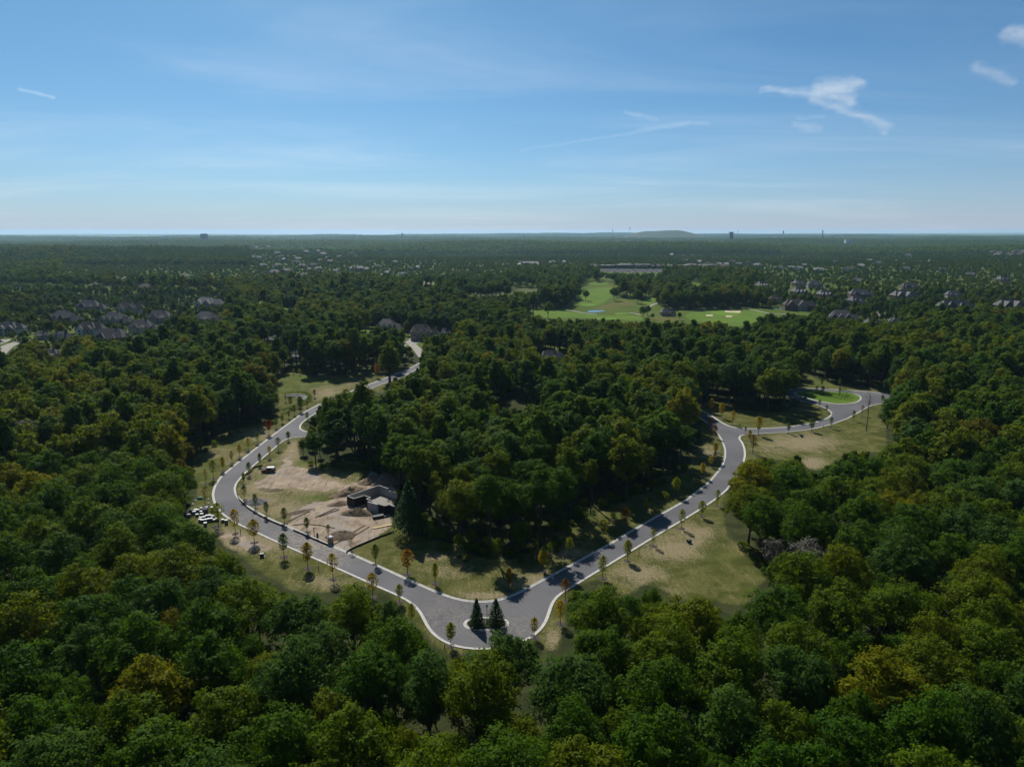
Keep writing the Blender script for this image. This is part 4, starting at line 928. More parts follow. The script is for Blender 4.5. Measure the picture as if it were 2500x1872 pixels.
# tall dead tree on the corner lot
x, y = P(2114.4, 1052); t = empty('dead_tree', (x, y, 0)); tag(t, 'tall bare dead tree standing alone on the corner lot', 'tree')
b = MB(); b.tube([(0, 0, -.2), (.15, 0, 6), (.1, .1, 12), (.5, 0, 17.5)], [.26, .2, .14, .03], 7); b.build('trunk', BARKG, t)
b = MB(); rr = random.Random(3)
for i in range(26):
    z = 8 + i * .36; an = rr.uniform(0, 6.28); l = rr.uniform(.8, 2.6) * (1.25 - i / 40)
    p1 = (math.cos(an) * l * .6, math.sin(an) * l * .6, z + l * .7); p2 = (math.cos(an) * l, math.sin(an) * l, z + l * 1.5)
    b.tube([(.1, .05, z), p1, p2], [.05, .035, .012], 4)
    for q in (-.7, .7): b.tube([p1, (p1[0] + math.cos(an + q) * l * .5, p1[1] + math.sin(an + q) * l * .5, p1[2] + l * .5)], [.025, .008], 3)
b.build('branches', BARKG, t)
# ---------------------------------------------------------------- single trees on the golf course
for (zx, zy, s, k, lab) in ((310, 768, .95, 'mid', 'lone round tree standing on the near fairway of the golf course'), (636, 618, .8, 'dark', 'round tree on the far fairway, the rounder of a pair'), (575, 615, .8, 'dark', 'taller tree of the pair at the edge of far fairway'), (882, 618, 1.0, 'dark', 'broad dark tree beside the brown fescue'), (1130, 765, .7, 'dark', 'leaning dark tree beside the clubhouse shelter'), (1080, 640, 1.0, 'dark', 'big dark tree at the head of the narrow fairway'), (1445, 785, .42, 'dark', 'low round bush like tree beyond the clubhouse shelter'), (1215, 782, .36, 'dark', 'low dark shrub near the clubhouse shelter path'), (1170, 745, .62, 'dark', 'dark tree close behind the leaning one by clubhouse shelter')):
    (px, py), = R8([(zx, zy)]); x, y = P(px, py); pr = PRO[int(zx) % 6]
    t = empty('golf_course_tree', (x, y, 0), zx); t.scale = (s, s, s); tag(t, lab, 'tree')
    obj('trunk', pr[1], t); c = obj('crown', pr[0], t); c.material_slots[0].link = 'OBJECT'; c.material_slots[0].material = MATK[k]
# ---------------------------------------------------------------- shrubs along the edges of the woods
SHR = []
for i in range(3):
    r = np.random.default_rng(60 + i); n = 380
    d = unit(r.normal(size=(n, 3)) + np.array([0, 0, .4])); C = d * r.uniform(.55, 1.05, (n, 1)) * np.array([1, 1, .85]) + np.array([0, 0, .75]); C[:, 2] = np.maximum(C[:, 2], .03)
    v, q = leaves(C, unit(d + r.normal(size=(n, 3)) * .6), .26 * r.uniform(.6, 1.3, n), r); SHR.append(npmesh('foliage', v, q, [L_MID], r.random(n)))
SSTEM = MB().tube([(0, 0, -.05), (.05, 0, .5), (.1, .05, 1.0)], [.05, .04, .02], 5).mesh('stem', BARK)
for fn, lst, where in ((R2, [(1120, 520), (1180, 500), (1230, 560), (1280, 590), (1600, 560), (1650, 520), (1700, 540), (700, 520), (820, 600), (870, 640), (1340, 540), (620, 420), (560, 440), (980, 540), (1040, 560)], 'at the foot of the wood behind the turning circle lawn'),
                       (R3, [(930, 480), (980, 500), (900, 520), (60, 1030), (20, 1000), (860, 640), (1000, 620), (540, 780)], 'at the shaded edge of the wood inside the loop'),
                       (R1, [(180, 350), (120, 420), (70, 520), (90, 640), (440, 190), (380, 220), (250, 300), (330, 250)], 'along the wood edge beside the road bend'),
                       (R1, [(1500, 490), (1250, 470), (1150, 500), (1300, 480), (1050, 460), (1600, 470), (1400, 460), (1700, 470), (1850, 520)], 'under the tall trunks behind the foundation'),
                       (R3, [(1700, 1060), (1780, 1120), (1840, 1200), (1900, 1290), (1960, 1350), (2000, 1300), (1880, 1240)], 'in the shade at the edge of the large mown lot')):
    for (a, b_), k in zip(lst, range(99)):
        (px, py), = fn([(a, b_)]); x, y = P(px, py); s = random.uniform(.7, 1.7); kind = random.choice(['dark', 'mid', 'olive', 'blue'])
        t = empty('shrub', (x, y, 0), k); t.scale = (s, s, s * random.uniform(.8, 1.2)); tag(t, '%s low shrub %s' % (ADJ[kind], where), 'shrub', '%s low shrubs %s' % (ADJ[kind], where))
        c = obj('foliage', SHR[k % 3], t); c.material_slots[0].link = 'OBJECT'; c.material_slots[0].material = MATK[kind]; obj('stem', SSTEM, t)

EDGE = [q_ for q_ in CLEAR[0] if q_[1] < 1420]
ep = smooth_line(g2([(876, 1124), (905, 1150), (1035, 1309), (1090, 1323), (1144, 1353), (1198, 1363), (1252, 1368), (1307, 1342), (1361, 1297), (1431, 1266), (1499, 1231), (1575, 1204), (1616, 1160), (1668, 1159)]), False, 4.5, .5)
for i in range(0, len(ep)):
    for rep in range(2):
        x, y = ep[i] + rng.normal(size=2) * 1.6 + np.array([0, 1.5 + 2.5 * rep]); s = random.uniform(.6, 1.9); kind = random.choice(['dark', 'mid', 'olive', 'mid'])
        if np.hypot(x - PINE[0], y - PINE[1]) < 5 or inpoly(*proj(x, y, 0)[:2], DIRTP): continue
        t = empty('shrub', (x, y, 0), i); t.scale = (s, s, s * random.uniform(.8, 1.3)); tag(t, '%s bush in the undergrowth fringe of the wood enclosed by the loop' % ADJ[kind], 'shrub', '%s bushes fringing the enclosed wood' % ADJ[kind])
        c = obj('foliage', SHR[i % 3], t); c.material_slots[0].link = 'OBJECT'; c.material_slots[0].material = MATK[kind]; obj('stem', SSTEM, t)
# ================================================================ building site
FZ = lambda p: zoom(820, 1150, .0906, p)
WH = 3.0
def fp(x, y, h=WH): return np.array(P(*FZ([(x, y)])[0], h))
fnd = empty('house_foundation', (*fp(820, 742), 0)); fo = fp(820, 742)
tag(fnd, 'poured concrete basement foundation with black coated walls on the dirt lot', 'foundation')
K_, A_, B_, C_, D_, E_, F_, L_ = (fp(*q) for q in ((1160, 380), (310, 665), (490, 738), (760, 650), (935, 705), (820, 742), (960, 795), (1410, 465)))
M_, N_ = fp(1400, 520, 2.3), fp(1650, 600, 2.3)
def wall(p, q, z0, z1, th, coat=0):
    p, q = p - fo, q - fo; d = q - p; l = np.hypot(*d); c = (p + q) / 2; a = math.atan2(d[1], d[0])
    w = MB().box(c[0], c[1], z0, l + th * .98, th, z1 - z0, a).build('wall', CONCW, fnd)
    MB().box(c[0], c[1], z1 + .001, l + th * .9, th * .86, .035, a).build('sill_strip', CONC, w)
    if coat:
        n = np.array([-math.sin(a), math.cos(a)]) * (th / 2 + .013) * coat
        MB().box(c[0] + n[0], c[1] + n[1], z0, l + th * .9, .02, z1 - z0 - .12, a).build('damp_coat', COAT, w)
wall(A_, K_, 0, WH, .30); wall(K_, L_, 0, WH, .302); wall(M_, N_, 0, 2.3, .30)
wall(A_, B_, 0, WH, .304, -1); wall(B_, C_, 0, WH, .306, -1); wall(C_, D_, 0, WH, .30, -1); wall(D_, E_, 0, WH, .303, 0); wall(E_, F_, 0, WH, .305, -1)
slab = [fp(*q) - fo for q in ((955, 795), (1200, 672), (1390, 740), (1515, 885), (1600, 930), (1440, 888), (1325, 925), (1150, 872), (1060, 885))]
MB().prism([tuple(p) for p in slab], WH - .35, WH - .03).build('garage_slab', SLABG, fnd)
G1, G2 = fp(872, 822), fp(1112, 890)
wall(G1, G2, 0, WH, .42)
G3, G4, G5, G6 = fp(1150, 874), fp(1325, 927), fp(1435, 890), fp(1590, 945)
wall(G2, G3, 0, WH - .1, .301); wall(G3, G4, 0, WH - .1, .303, -1); wall(G4, G5, 0, WH - .1, .299, -1); wall(G5, G6, 0, WH - .1, .305, -1)
p = fp(1335, 1115, 0) - fo; MB().tube([(p[0], p[1], -.1), (p[0], p[1], 1.6)], [.09, .09], 8).build('vent_pipe', WHITE, fnd)
# piles of soil
def pile(name, px, py, rx, ry, h, rz, mat, seed, label, cat='dirt pile'):
    x, y = P(px, py); o = obj(name, mound_mesh(name, rx, ry, h, mat, seed, 10, 34), None, (x, y, 0)); o.rotation_euler = (0, 0, rz); tag(o, label, cat); return o
for i, (zx, zy, rx, ry, h, rz, m, lab) in enumerate(((1395, 690, 8.5, 3.2, 2.6, .55, SOIL, 'brown spoil bank heaped against the back of the foundation'), (1290, 785, 4.2, 2.0, 1.3, .3, SOIL, 'small tan dirt heap at the corner of the black coated wall'), (1440, 862, 6.2, 2.6, 2.1, -.15, SOILD, 'ridged dirt pile in front of the foundation'), (1320, 1045, 4.4, 3.4, 1.7, .1, SOILD, 'round dark soil pile near the kerb and tan crate'), (1700, 590, 7, 6.5, 3.6, .2, SOIL, 'steep eroded spoil heap behind the foundation, under the trees'), (1570, 600, 6, 4, 2.6, .4, SOIL, 'low reddish spoil heap on the grass behind the foundation'), (950, 850, 5.5, 1.6, .5, .5, SOILD, 'low scraped dark soil windrow at the edge of the dirt lot'))):
    (px, py), = R1([(zx, zy)]); pile('dirt_pile', px, py, rx, ry, h * .8, rz, m, 40 + i, lab)
(px, py), = R1([(590, 772)]); pile('gravel_pile', px, py, 4.6, 2.6, 1.5, 0, GRAVEL, 55, 'grey gravel pile on the grass inside the road bend', 'gravel pile')
# wheel ruts on the dirt lot (real ridges)
for i, q in enumerate(([(1090, 895), (1180, 855), (1260, 820)], [(1120, 890), (1200, 860), (1290, 828)], [(620, 660), (700, 682), (760, 680), (830, 662)], [(640, 650), (720, 668), (790, 660)], [(900, 960), (1000, 950), (1120, 960), (1250, 985)], [(1180, 1120), (1260, 1080), (1400, 1020), (1500, 960)], [(1210, 1135), (1300, 1090), (1430, 1040), (1540, 970)], [(870, 930), (960, 880), (1050, 845)])):
    l = smooth_line(g2(R1(q)), False, .5, 1.0)
    o = ribbon('wheel_rut', l, [(-.34, -.02), (-.2, .13), (-.08, .02), (.08, .02), (.2, .12), (.34, -.02)], SOILD if i in (0, 1, 7) else SOIL, False, -1); tag(o, kind='structure')
# lumber, pipes, posts
(px, py), = R1([(1650, 972)]); x, y = P(px, py); t = empty('lumber_stack', (x, y, 0), .52); tag(t, 'long stack of yellow lumber lying on the dirt lot', 'lumber')
for i in range(4):
    for j in range(2):
        MB().box(random.uniform(-.15, .15), -.32 + i * .2, .05 + j * .1, 6.4 - .4 * ((i + j) % 3), .18, .085).build('plank', WOODY, t)
(px, py), = R1([(1615, 898)]); x, y = P(px, py); t = empty('pipe_pile', (x, y, 0), .5); tag(t, 'pile of dark plastic drain pipes on the dirt lot', 'pipes')
for i, (yy, zz) in enumerate(((-.7, .25), (-.2, .25), (.3, .25), (.8, .25), (-.45, .66), (.05, .66), (.5, .66))):
    xo = random.uniform(-.4, .4); MB().tube([(-1.7 + xo, yy, zz), (1.7 + xo, yy, zz)], [.24, .24], 10).build('pipe', PIPE, t)
def post(px, py, h, label, head=True, w=.14, name='sign_post', cat='post'):
    x, y = P(px, py); t = empty(name, (x, y, 0)); tag(t, label, cat)
    MB().box(0, 0, -.1, w, w, h + .1).build('post', BLACK, t)
    if head: MB().box(0, -.02, h - .34, .42, .2, .42, 0, .9).build('head', BLACK, t)
    else: MB().box(0, 0, h, w * 1.3, w * 1.3, .06, 0, .4).build('cap', BLACK, t)
a = R1([(1078, 1030), (1108, 1075), (1117, 1338), (469, 1035)])
post(*a[0], 1.9, 'short black lantern post among weeds at the site kerb'); 
x, y = P(*a[1]); t = empty('site_board', (x, y, 0), .1); tag(t, 'narrow dark upright board standing behind the silt fence', 'board')
MB().box(-.2, 0, 0, .09, .09, 2.0).build('post', BLACK, t); MB().box(.2, 0, 0, .09, .09, 2.0).build('post', BLACK, t); MB().box(0, -.06, .35, .55, .03, 1.6).build('panel', BLACK, t)
post(*a[2], 1.5, 'black marker post on the verge between two amber saplings', False); post(*a[3], 1.5, 'black marker post beside the sapling near the pallets', False)
a = R3([(771, 1132)]); post(*a[0], 1.5, 'black marker post on the large mown lot by the kerb', False)
a = R4([(1328, 722), (577, 712)]); post(*a[0], 1.5, 'black marker post at the kerb of the corner lot', False); post(*a[1], 1.7, 'black marker post at the kerb of the shaded lawn', False)
a = R2([(685, 1412)]); post(*a[0], 1.3, 'black marker post outside the turning circle kerb', False)
(px, py), = R1([(1217, 1112)]); x, y = P(px, py); t = empty('portable_toilet', (x, y, 0), -.35); tag(t, 'tan portable toilet with white domed roof at the site kerb', 'toilet')
MB().box(0, 0, 0, 1.2, 1.2, .12).build('base', BLACK, t); MB().box(0, 0, .12, 1.1, 1.1, 1.95).build('body', TAN, t); d = MB().box(0, -.565, .2, .7, .04, 1.75).build('door', TAN, t); MB().box(.25, -.6, 1.1, .06, .04, .16).build('handle', BLACK, d)
MB().box(0, 0, 2.07, 1.22, 1.22, .1).box(0, 0, 2.17, 1.1, 1.1, .22, 0, .6).build('roof', WHITE, t)
def cabinet(px, py, label, rz=.2):
    x, y = P(px, py); t = empty('utility_cabinet', (x, y, 0), rz); tag(t, label, 'utility box')
    MB().box(0, 0, -.05, 1.35, 1.25, .13).build('pad', CONC, t); b_ = MB().box(0, 0, .08, 1.1, 1.0, .85).build('cabinet', BOXG, t)
    MB().box(0, -.02, .93, 1.16, 1.06, .09, 0, .93).build('lid', BOXG, t); MB().box(.3, -.52, .4, .06, .05, .16).build('handle', BLACK, b_)
a = R1([(645, 1220)]); cabinet(*a[0], 'green utility box with pale lid on the grass below the dirt verge')
a = R3([(1222, 1010)]); cabinet(*a[0], 'dark utility box on the large mown lot', .5)
a = R4([(1130, 797)]); cabinet(*a[0], 'dark utility box on the corner lot by the road fork', .1)
# silt fences
def silt(pxs, label, hgt=.5):
    l = smooth_line(g2(pxs), False, 1.4, 1.2); o = empty('silt_fence', (*l[0], 0)); tag(o, label, 'fence')
    q = l - l[0]; r_ = ribbon('fabric', q, [(-.02, -.05), (-.02, hgt), (.02, hgt), (.02, -.05)], FABRIC, False, 1); r_.parent = o
    for i in range(0, len(q), 2): MB().box(q[i][0] + .045, q[i][1], -.05, .045, .045, hgt + .22).build('stake', WOODS, o)
silt(R1([(445, 610), (432, 690), (455, 750), (520, 815), (620, 880), (720, 930), (830, 975)]), 'black silt fence curving along the inner kerb of the bend')
silt(R1([(905, 1005), (1000, 1045), (1100, 1090), (1195, 1130)]), 'short black silt fence between the two site entrances')
silt(R1([(1345, 1190), (1385, 1160), (1480, 1120), (1600, 1070), (1740, 1018)]), 'black silt fence dividing the dirt lot from the lawn by the pine')
silt(R1([(505, 545), (560, 520), (580, 480), (650, 468)]), 'small silt fence corner beside the parked truck')
# ---------------------------------------------------------------- vehicle on the site
(px, py), = R1([(700, 518)]); x, y = P(px, py); t = empty('parked_truck', (x, y, 0), R(186)); tag(t, 'dark red off-road vehicle with white roof parked on the scraped grass', 'car')
def prof(b, pts, w, top=1.0):
    n = len(pts); ztop = max(p_[1] for p_ in pts); zmin = min(p_[1] for p_ in pts)
    k = lambda z: 1 - (1 - top) * (z - zmin) / (ztop - zmin)
    v = [(a_, -w / 2 * k(z), z) for a_, z in pts] + [(a_, w / 2 * k(z), z) for a_, z in pts]
    return b.add(v, [tuple(range(n)), tuple(range(n, 2 * n))[::-1]] + [(i, n + i, n + (i + 1) % n, (i + 1) % n) for i in range(n)])
body = prof(MB(), [(2.45, .5), (2.5, .95), (2.35, 1.12), (1.0, 1.22), (.85, 1.26), (-2.3, 1.26), (-2.4, .95), (-2.35, .5), (-1.9, .45), (-1.75, .8), (-1.1, .8), (-.95, .42), (1.05, .42), (1.2, .8), (1.85, .8), (2.0, .45)], 1.92, .96).build('body', CARRED, t)
prof(MB(), [(.95, 1.26), (.45, 1.86), (-2.15, 1.86), (-2.28, 1.26)], 1.72, .86).build('cabin', GLASS, t)
rf = prof(MB(), [(.5, 1.84), (.4, 1.98), (-2.1, 1.98), (-2.22, 1.84)], 1.60, .95).build('roof', WHITE, t)
for s in (-1, 1):
    prof(MB(), [(-1.35, 1.28), (-1.35, 1.9), (-2.2, 1.9), (-2.3, 1.28)], .02, 1).build('rear_pillar', WHITE, t).location = (0, s * .83, 0)
    MB().box(.35, s * .87, 1.26, .12, .06, .62, 0, .9).build('pillar', CARRED, t)
    MB().box(2.46, s * .68, .82, .08, .28, .2).build('headlight', LAMPG, t); MB().box(-2.42, s * .8, .8, .06, .16, .3).build('tail_light', CARRED, t)
    MB().box(.75, s * 1.03, 1.26, .16, .2, .16).build('mirror', BLACK, t)
    for xx in (1.52, -1.42):
        w = MB().tube([(xx, s * .72, .4), (xx, s * .98, .4)], [.4, .4], 18).build('wheel', TYRE, t); MB().tube([(xx, s * .95, .4), (xx, s * .995, .4)], [.22, .2], 12).build('rim', CHROME, w)
MB().box(2.5, 0, .5, .14, 1.85, .2).build('bumper', BLACK, t); MB().box(-2.42, 0, .5, .14, 1.85, .2).build('bumper', BLACK, t); MB().box(2.49, 0, .82, .05, 1.0, .2).build('grille', BLACK, t)
MB().tube([(-2.4, 0, 1.0), (-2.62, 0, 1.0)], [.36, .34], 16).build('spare_wheel', TYRE, t)
# ---------------------------------------------------------------- stacked pallets by the bend
PZ = lambda p: zoom(440, 1200, .0906, p)
def pallet(i, px, py, h, w, wrap, label, group, rz):
    x, y = P(px, py); t = empty('stone_pallet', (x, y, 0), rz); tag(t, label, 'pallet', group)
    b = MB()
    for k in (-1, 0, 1): b.box(0, k * w * .42, 0, w, .09, .1)
    for k in range(5): b.box((k - 2) * w * .22, 0, .1, .12, w, .025)
    b.build('pallet_base', WOODS, t)
    b = MB(); n = max(2, int(h / .22))
    for k in range(n):
        for a_ in (-1, 1):
            b.box(a_ * w * .245 + random.uniform(-.02, .02), random.uniform(-.02, .02), .125 + k * (h / n), w * .475, w * .94, h / n - .02, random.uniform(-.04, .04))
    b.build('stone_stack', STONE, t)
    if wrap:
        MB().box(0, 0, .125 + h, w * 1.02, w * 1.02, .05, random.uniform(-.1, .1), .88).build('plastic_cover', WRAP, t)
        if wrap > 1: MB().box(0, 0, .125 + h * .45, w * 1.05, w * 1.05, h * .5, 0, .99).build('plastic_wrap', WRAP, t)
PL = [(865, 512, 1.2, 1.0, 1), (1245, 868, 1.2, .95, 1), (1150, 815, .75, .9, 1), (1000, 785, .8, 1.05, 1), (910, 800, .55, .9, 1), (840, 795, .9, 1.0, 1), (770, 805, .9, 1.0, 1), (690, 815, .8, 1.0, 1), (600, 830, .85, 1.0, 1), (540, 812, .8, .95, 1), (880, 715, .8, 1.05, 1), (790, 700, .8, 1.0, 1), (720, 700, .7, .9, 1), (640, 735, .7, 1.0, 1), (560, 745, .6, .95, 1), (585, 660, .8, 1.0, 1), (570, 585, .7, .95, 1), (580, 520, 1.0, .95, 1), (700, 600, 1.7, 1.05, 0), (705, 510, 1.2, 1.0, 1), (640, 560, 1.1, .9, 0), (470, 560, .9, 1.0, 1), (375, 600, .8, 1.1, 1), (410, 545, .8, 1.0, 1), (455, 660, .6, .9, 1), (285, 560, .8, .9, 1), (230, 670, .7, 1.0, 1), (680, 925, 1.0, .95, 1)]
for i, (zx, zy, h, w, wr) in enumerate(PL):
    (px, py), = PZ([(zx, zy)])
    if zx > 1100: lab = 'plastic covered pallet of stone at the kerb end of the pallet rows'; gp_ = 'pallets at the kerb end of the rows'
    elif i == 0: lab = 'tall single pallet with pale lid standing apart beside the kerb'; gp_ = None
    elif not wr: lab = 'tall uncovered pallet of dark stone in the middle of the pallet rows'; gp_ = 'uncovered stone pallets'
    elif zy > 900: lab = 'dark pallet set apart on the grass below the pallet rows'; gp_ = None
    elif zy > 760: lab = 'white covered low stone pallet in the row nearest the dirt verge'; gp_ = 'covered pallets in the row nearest the dirt verge'
    elif zx > 500: lab = 'white covered stone pallet packed in the middle of the pallet rows'; gp_ = 'covered pallets in the middle of the rows'
    else: lab = 'white covered stone pallet under the edge of the trees'; gp_ = 'covered pallets under the edge of the trees'
    pallet(i, px, py, h, w, wr, lab, gp_, .25 + random.uniform(-.12, .12))
(px, py), = PZ([(540, 200)]); x, y = P(px, py); o = obj('green_tarp', mound_mesh('green_tarp', 1.3, .9, .8, TARP, 8, 6, 16, .15, 2.2), None, (x, y, 0)); tag(o, 'crumpled green tarp over a heap under the trees', 'tarp')
for (zx, zy) in ((410, 245), (335, 350), (760, 215), (760, 325)):
    (px, py), = PZ([(zx, zy)]); x, y = P(px, py); o = obj('white_bag', mound_mesh('white_bag', .55, .4, .4, WRAP, int(zx), 5, 12, .1, 2.4), None, (x, y, 0)); tag(o, 'small white plastic bag of material on the ground beyond the pallets', 'bag', 'white bags beyond the pallets')
for i in range(10):
    (px, py), = PZ([(900 + random.uniform(-40, 140), 985 + random.uniform(-60, 60))]); x, y = P(px, py)
    o = obj('stone_block', mound_mesh('stone_block', .4, .3, .3, STONE, 200 + i, 3, 7, .2, 3), None, (x, y, 0)); tag(o, 'loose grey stone block on the verge below the pallets', 'stone', 'loose stone blocks below the pallets')
# ---------------------------------------------------------------- lamp post on the island
x, y = P(1189, 1521); t = empty('lamp_post', (x, y, 0)); tag(t, 'black lamp post with lantern between the two spruces', 'street lamp')
MB().tube([(0, 0, 0), (0, 0, .25), (0, 0, .3), (0, 0, .7), (0, 0, .75)], [.2, .2, .15, .13, .08], 10).build('base', BLACK, t)
MB().tube([(0, 0, .75), (0, 0, 3.9)], [.075, .055], 10).build('pole', BLACK, t)
l = MB().tube([(0, 0, 3.9), (0, 0, 4.0), (0, 0, 4.02)], [.06, .16, .16], 8).build('lantern', BLACK, t); MB().tube([(0, 0, 4.02), (0, 0, 4.45)], [.15, .22], 6).build('glass', LAMPG, l); MB().tube([(0, 0, 4.45), (0, 0, 4.65), (0, 0, 4.8)], [.28, .12, .02], 6).build('cap', BLACK, l)
# ---------------------------------------------------------------- hedges
def hedge(name, pxs, w, h, label, mat=L_DARK, den=26, sub=None):
    l = smooth_line(g2(pxs), False, .8, 1.5); r = np.random.default_rng(int(l[0, 0] * 7) & 1023); C = []; N = []
    d = np.gradient(l, axis=0); d /= np.linalg.norm(d, axis=1)[:, None]; nn = np.stack([-d[:, 1], d[:, 0]], 1)
    for i in range(len(l)):
        u = r.uniform(-.5, .5, den); z = r.random(den) ** .6 * h * r.uniform(.85, 1.1); e = r.random(den) < .5; u = np.where(e, np.sign(u) * .5, u); z = np.where(e, z, h * r.uniform(.9, 1.05, den))
        C.append(np.stack([l[i, 0] + nn[i, 0] * u * w + r.normal(size=den) * .25, l[i, 1] + nn[i, 1] * u * w + r.normal(size=den) * .25, z], 1))
        N.append(unit(np.stack([nn[i, 0] * u, nn[i, 1] * u, np.full(den, .5)], 1) + r.normal(size=(den, 3)) * .5))
    C = np.concatenate(C) - np.array([l[0, 0], l[0, 1], 0]); v, q = leaves(C, np.concatenate(N), .42 * r.uniform(.7, 1.3, len(C)), r)
    t = empty(name, (l[0, 0], l[0, 1], 0)); tag(t, label, 'hedge'); obj('foliage', npmesh('foliage', v, q, [mat], r.random(len(C))), t)
    b = MB()
    for i in range(0, len(l), 2): b.box(l[i, 0] - l[0, 0], l[i, 1] - l[0, 1], -.05, .07, .07, h * .6)
    b.build('stems', BARK, t)
HZ = lambda p: zoom(680, 930, .0483, p)
hedge('hedge', HZ([(480, 740), (700, 715), (1000, 700), (1250, 715), (1450, 780), (1600, 900), (1560, 1010), (1400, 1110), (1220, 1210), (1000, 1330), (760, 1440), (500, 1530), (180, 1640)]), 1.6, 2.0, 'dark clipped hedge curving round the stone terrace')
hedge('hedge', R4([(1150, 395), (1250, 408), (1350, 428), (1450, 448), (1560, 462)]), 2.4, 2.2, 'dark hedge row on the grass island of the end circle')
hedge('hedge', R4([(1480, 420), (1520, 425), (1570, 440)]), 2.2, 3.0, 'taller dark shrub clump at the tip of the hedge island')
for i, q in enumerate(([(420, 760), (800, 745), (1150, 745), (1350, 790), (1530, 880)], [(300, 800), (830, 800), (1180, 800), (1330, 850), (1450, 920)], [(830, 860), (1180, 870), (1300, 920), (1380, 990)])):
    l = smooth_line(g2(HZ(q)), False, 1.0, 1.5); z = .9 - .28 * i
    t = empty('stone_terrace', (*l[0], 0)); tag(t, ['upper pale stone terrace step against the curved hedge', 'middle pale stone terrace step inside the curved hedge', 'lowest pale stone terrace step inside the curved hedge'][i], 'terrace')
    r_ = ribbon('step', l - l[0], [(-.35, -.1), (-.35, z), (.35, z), (.35, -.1)], CONC, False, -1); r_.parent = t
# ================================================================ houses
WALL = {'white': plain('wall_white', (.66, .66, .64), .8, .2, .08, .4), 'brick': plain('wall_brick', (.155, .095, .075), .9, .15, .25, 1.5), 'stone': plain('wall_stone', (.31, .285, .25), .9, .15, .22, 1), 'cream': plain('wall_cream', (.48, .44, .37), .85, .2, .1, .4), 'tan': plain('wall_tan', (.32, .255, .19), .85, .2, .12, .5)}
ROOF = {'slate': plain('roof_slate', (.058, .060, .068), .7, .25, .3, .7), 'brown': plain('roof_brown', (.085, .072, .064), .85, .15, .3, .7), 'pale': plain('roof_pale', (.26, .245, .235), .8, .2, .15, .5)}
def hip(b, cx, cy, z, w, d, h, over=.5, ridge=None):
    """hipped roof over a w x d block"""
    w2, d2 = w / 2 + over, d / 2 + over; r_ = max(0, w2 - d2 * .62) if ridge is None else ridge
    v = [(cx - w2, cy - d2, z), (cx + w2, cy - d2, z), (cx + w2, cy + d2, z), (cx - w2, cy + d2, z), (cx - r_, cy, z + h), (cx + r_, cy, z + h), (cx - w2, cy - d2, z - .25), (cx + w2, cy - d2, z - .25), (cx + w2, cy + d2, z - .25), (cx - w2, cy + d2, z - .25)]
    return b.add(v, [(0, 1, 5, 4), (1, 2, 5), (2, 3, 4, 5), (3, 0, 4), (6, 7, 1, 0), (7, 8, 2, 1), (8, 9, 3, 2), (9, 6, 0, 3), (9, 8, 7, 6)])
def gable_roof(b, cx, cy, z, w, d, h, over=.4):
    """ridge along y, gable facing -y"""
    w2, d2 = w / 2 + over, d / 2 + over; t = .22
    v = [(cx - w2, cy - d2, z), (cx, cy - d2, z + h), (cx + w2, cy - d2, z), (cx - w2, cy + d2, z), (cx, cy + d2, z + h), (cx + w2, cy + d2, z)]
    v += [(p_[0], p_[1], p_[2] - t) for p_ in v]
    return b.add(v, [(0, 1, 4, 3), (1, 2, 5, 4), (6, 9, 10, 7), (7, 10, 11, 8), (0, 6, 7, 1), (1, 7, 8, 2), (3, 4, 10, 9), (4, 5, 11, 10), (0, 3, 9, 6), (2, 8, 11, 5)])
def gable_wall(b, cx, cy, w, d, z, h):
    v = [(cx - w / 2, cy - d / 2, 0), (cx + w / 2, cy - d / 2, 0), (cx + w / 2, cy - d / 2, z), (cx, cy - d / 2, z + h), (cx - w / 2, cy - d / 2, z)]
    v += [(p_[0], cy + d / 2, p_[2]) for p_ in v]
    return b.add(v, [(0, 1, 2, 3, 4), (9, 8, 7, 6, 5), (0, 5, 6, 1), (1, 6, 7, 2), (4, 3, 8, 9), (3, 2, 7, 8), (0, 4, 9, 5)])
def window(t, x, y, z, w=1.3, h=1.7):
    f = MB().box(x, y, z, w + .2, .10, h + .2).build('window', WHITE, t); MB().box(x, y - .06, z + .1, w, .04, h).build('pane', GLASS, f)
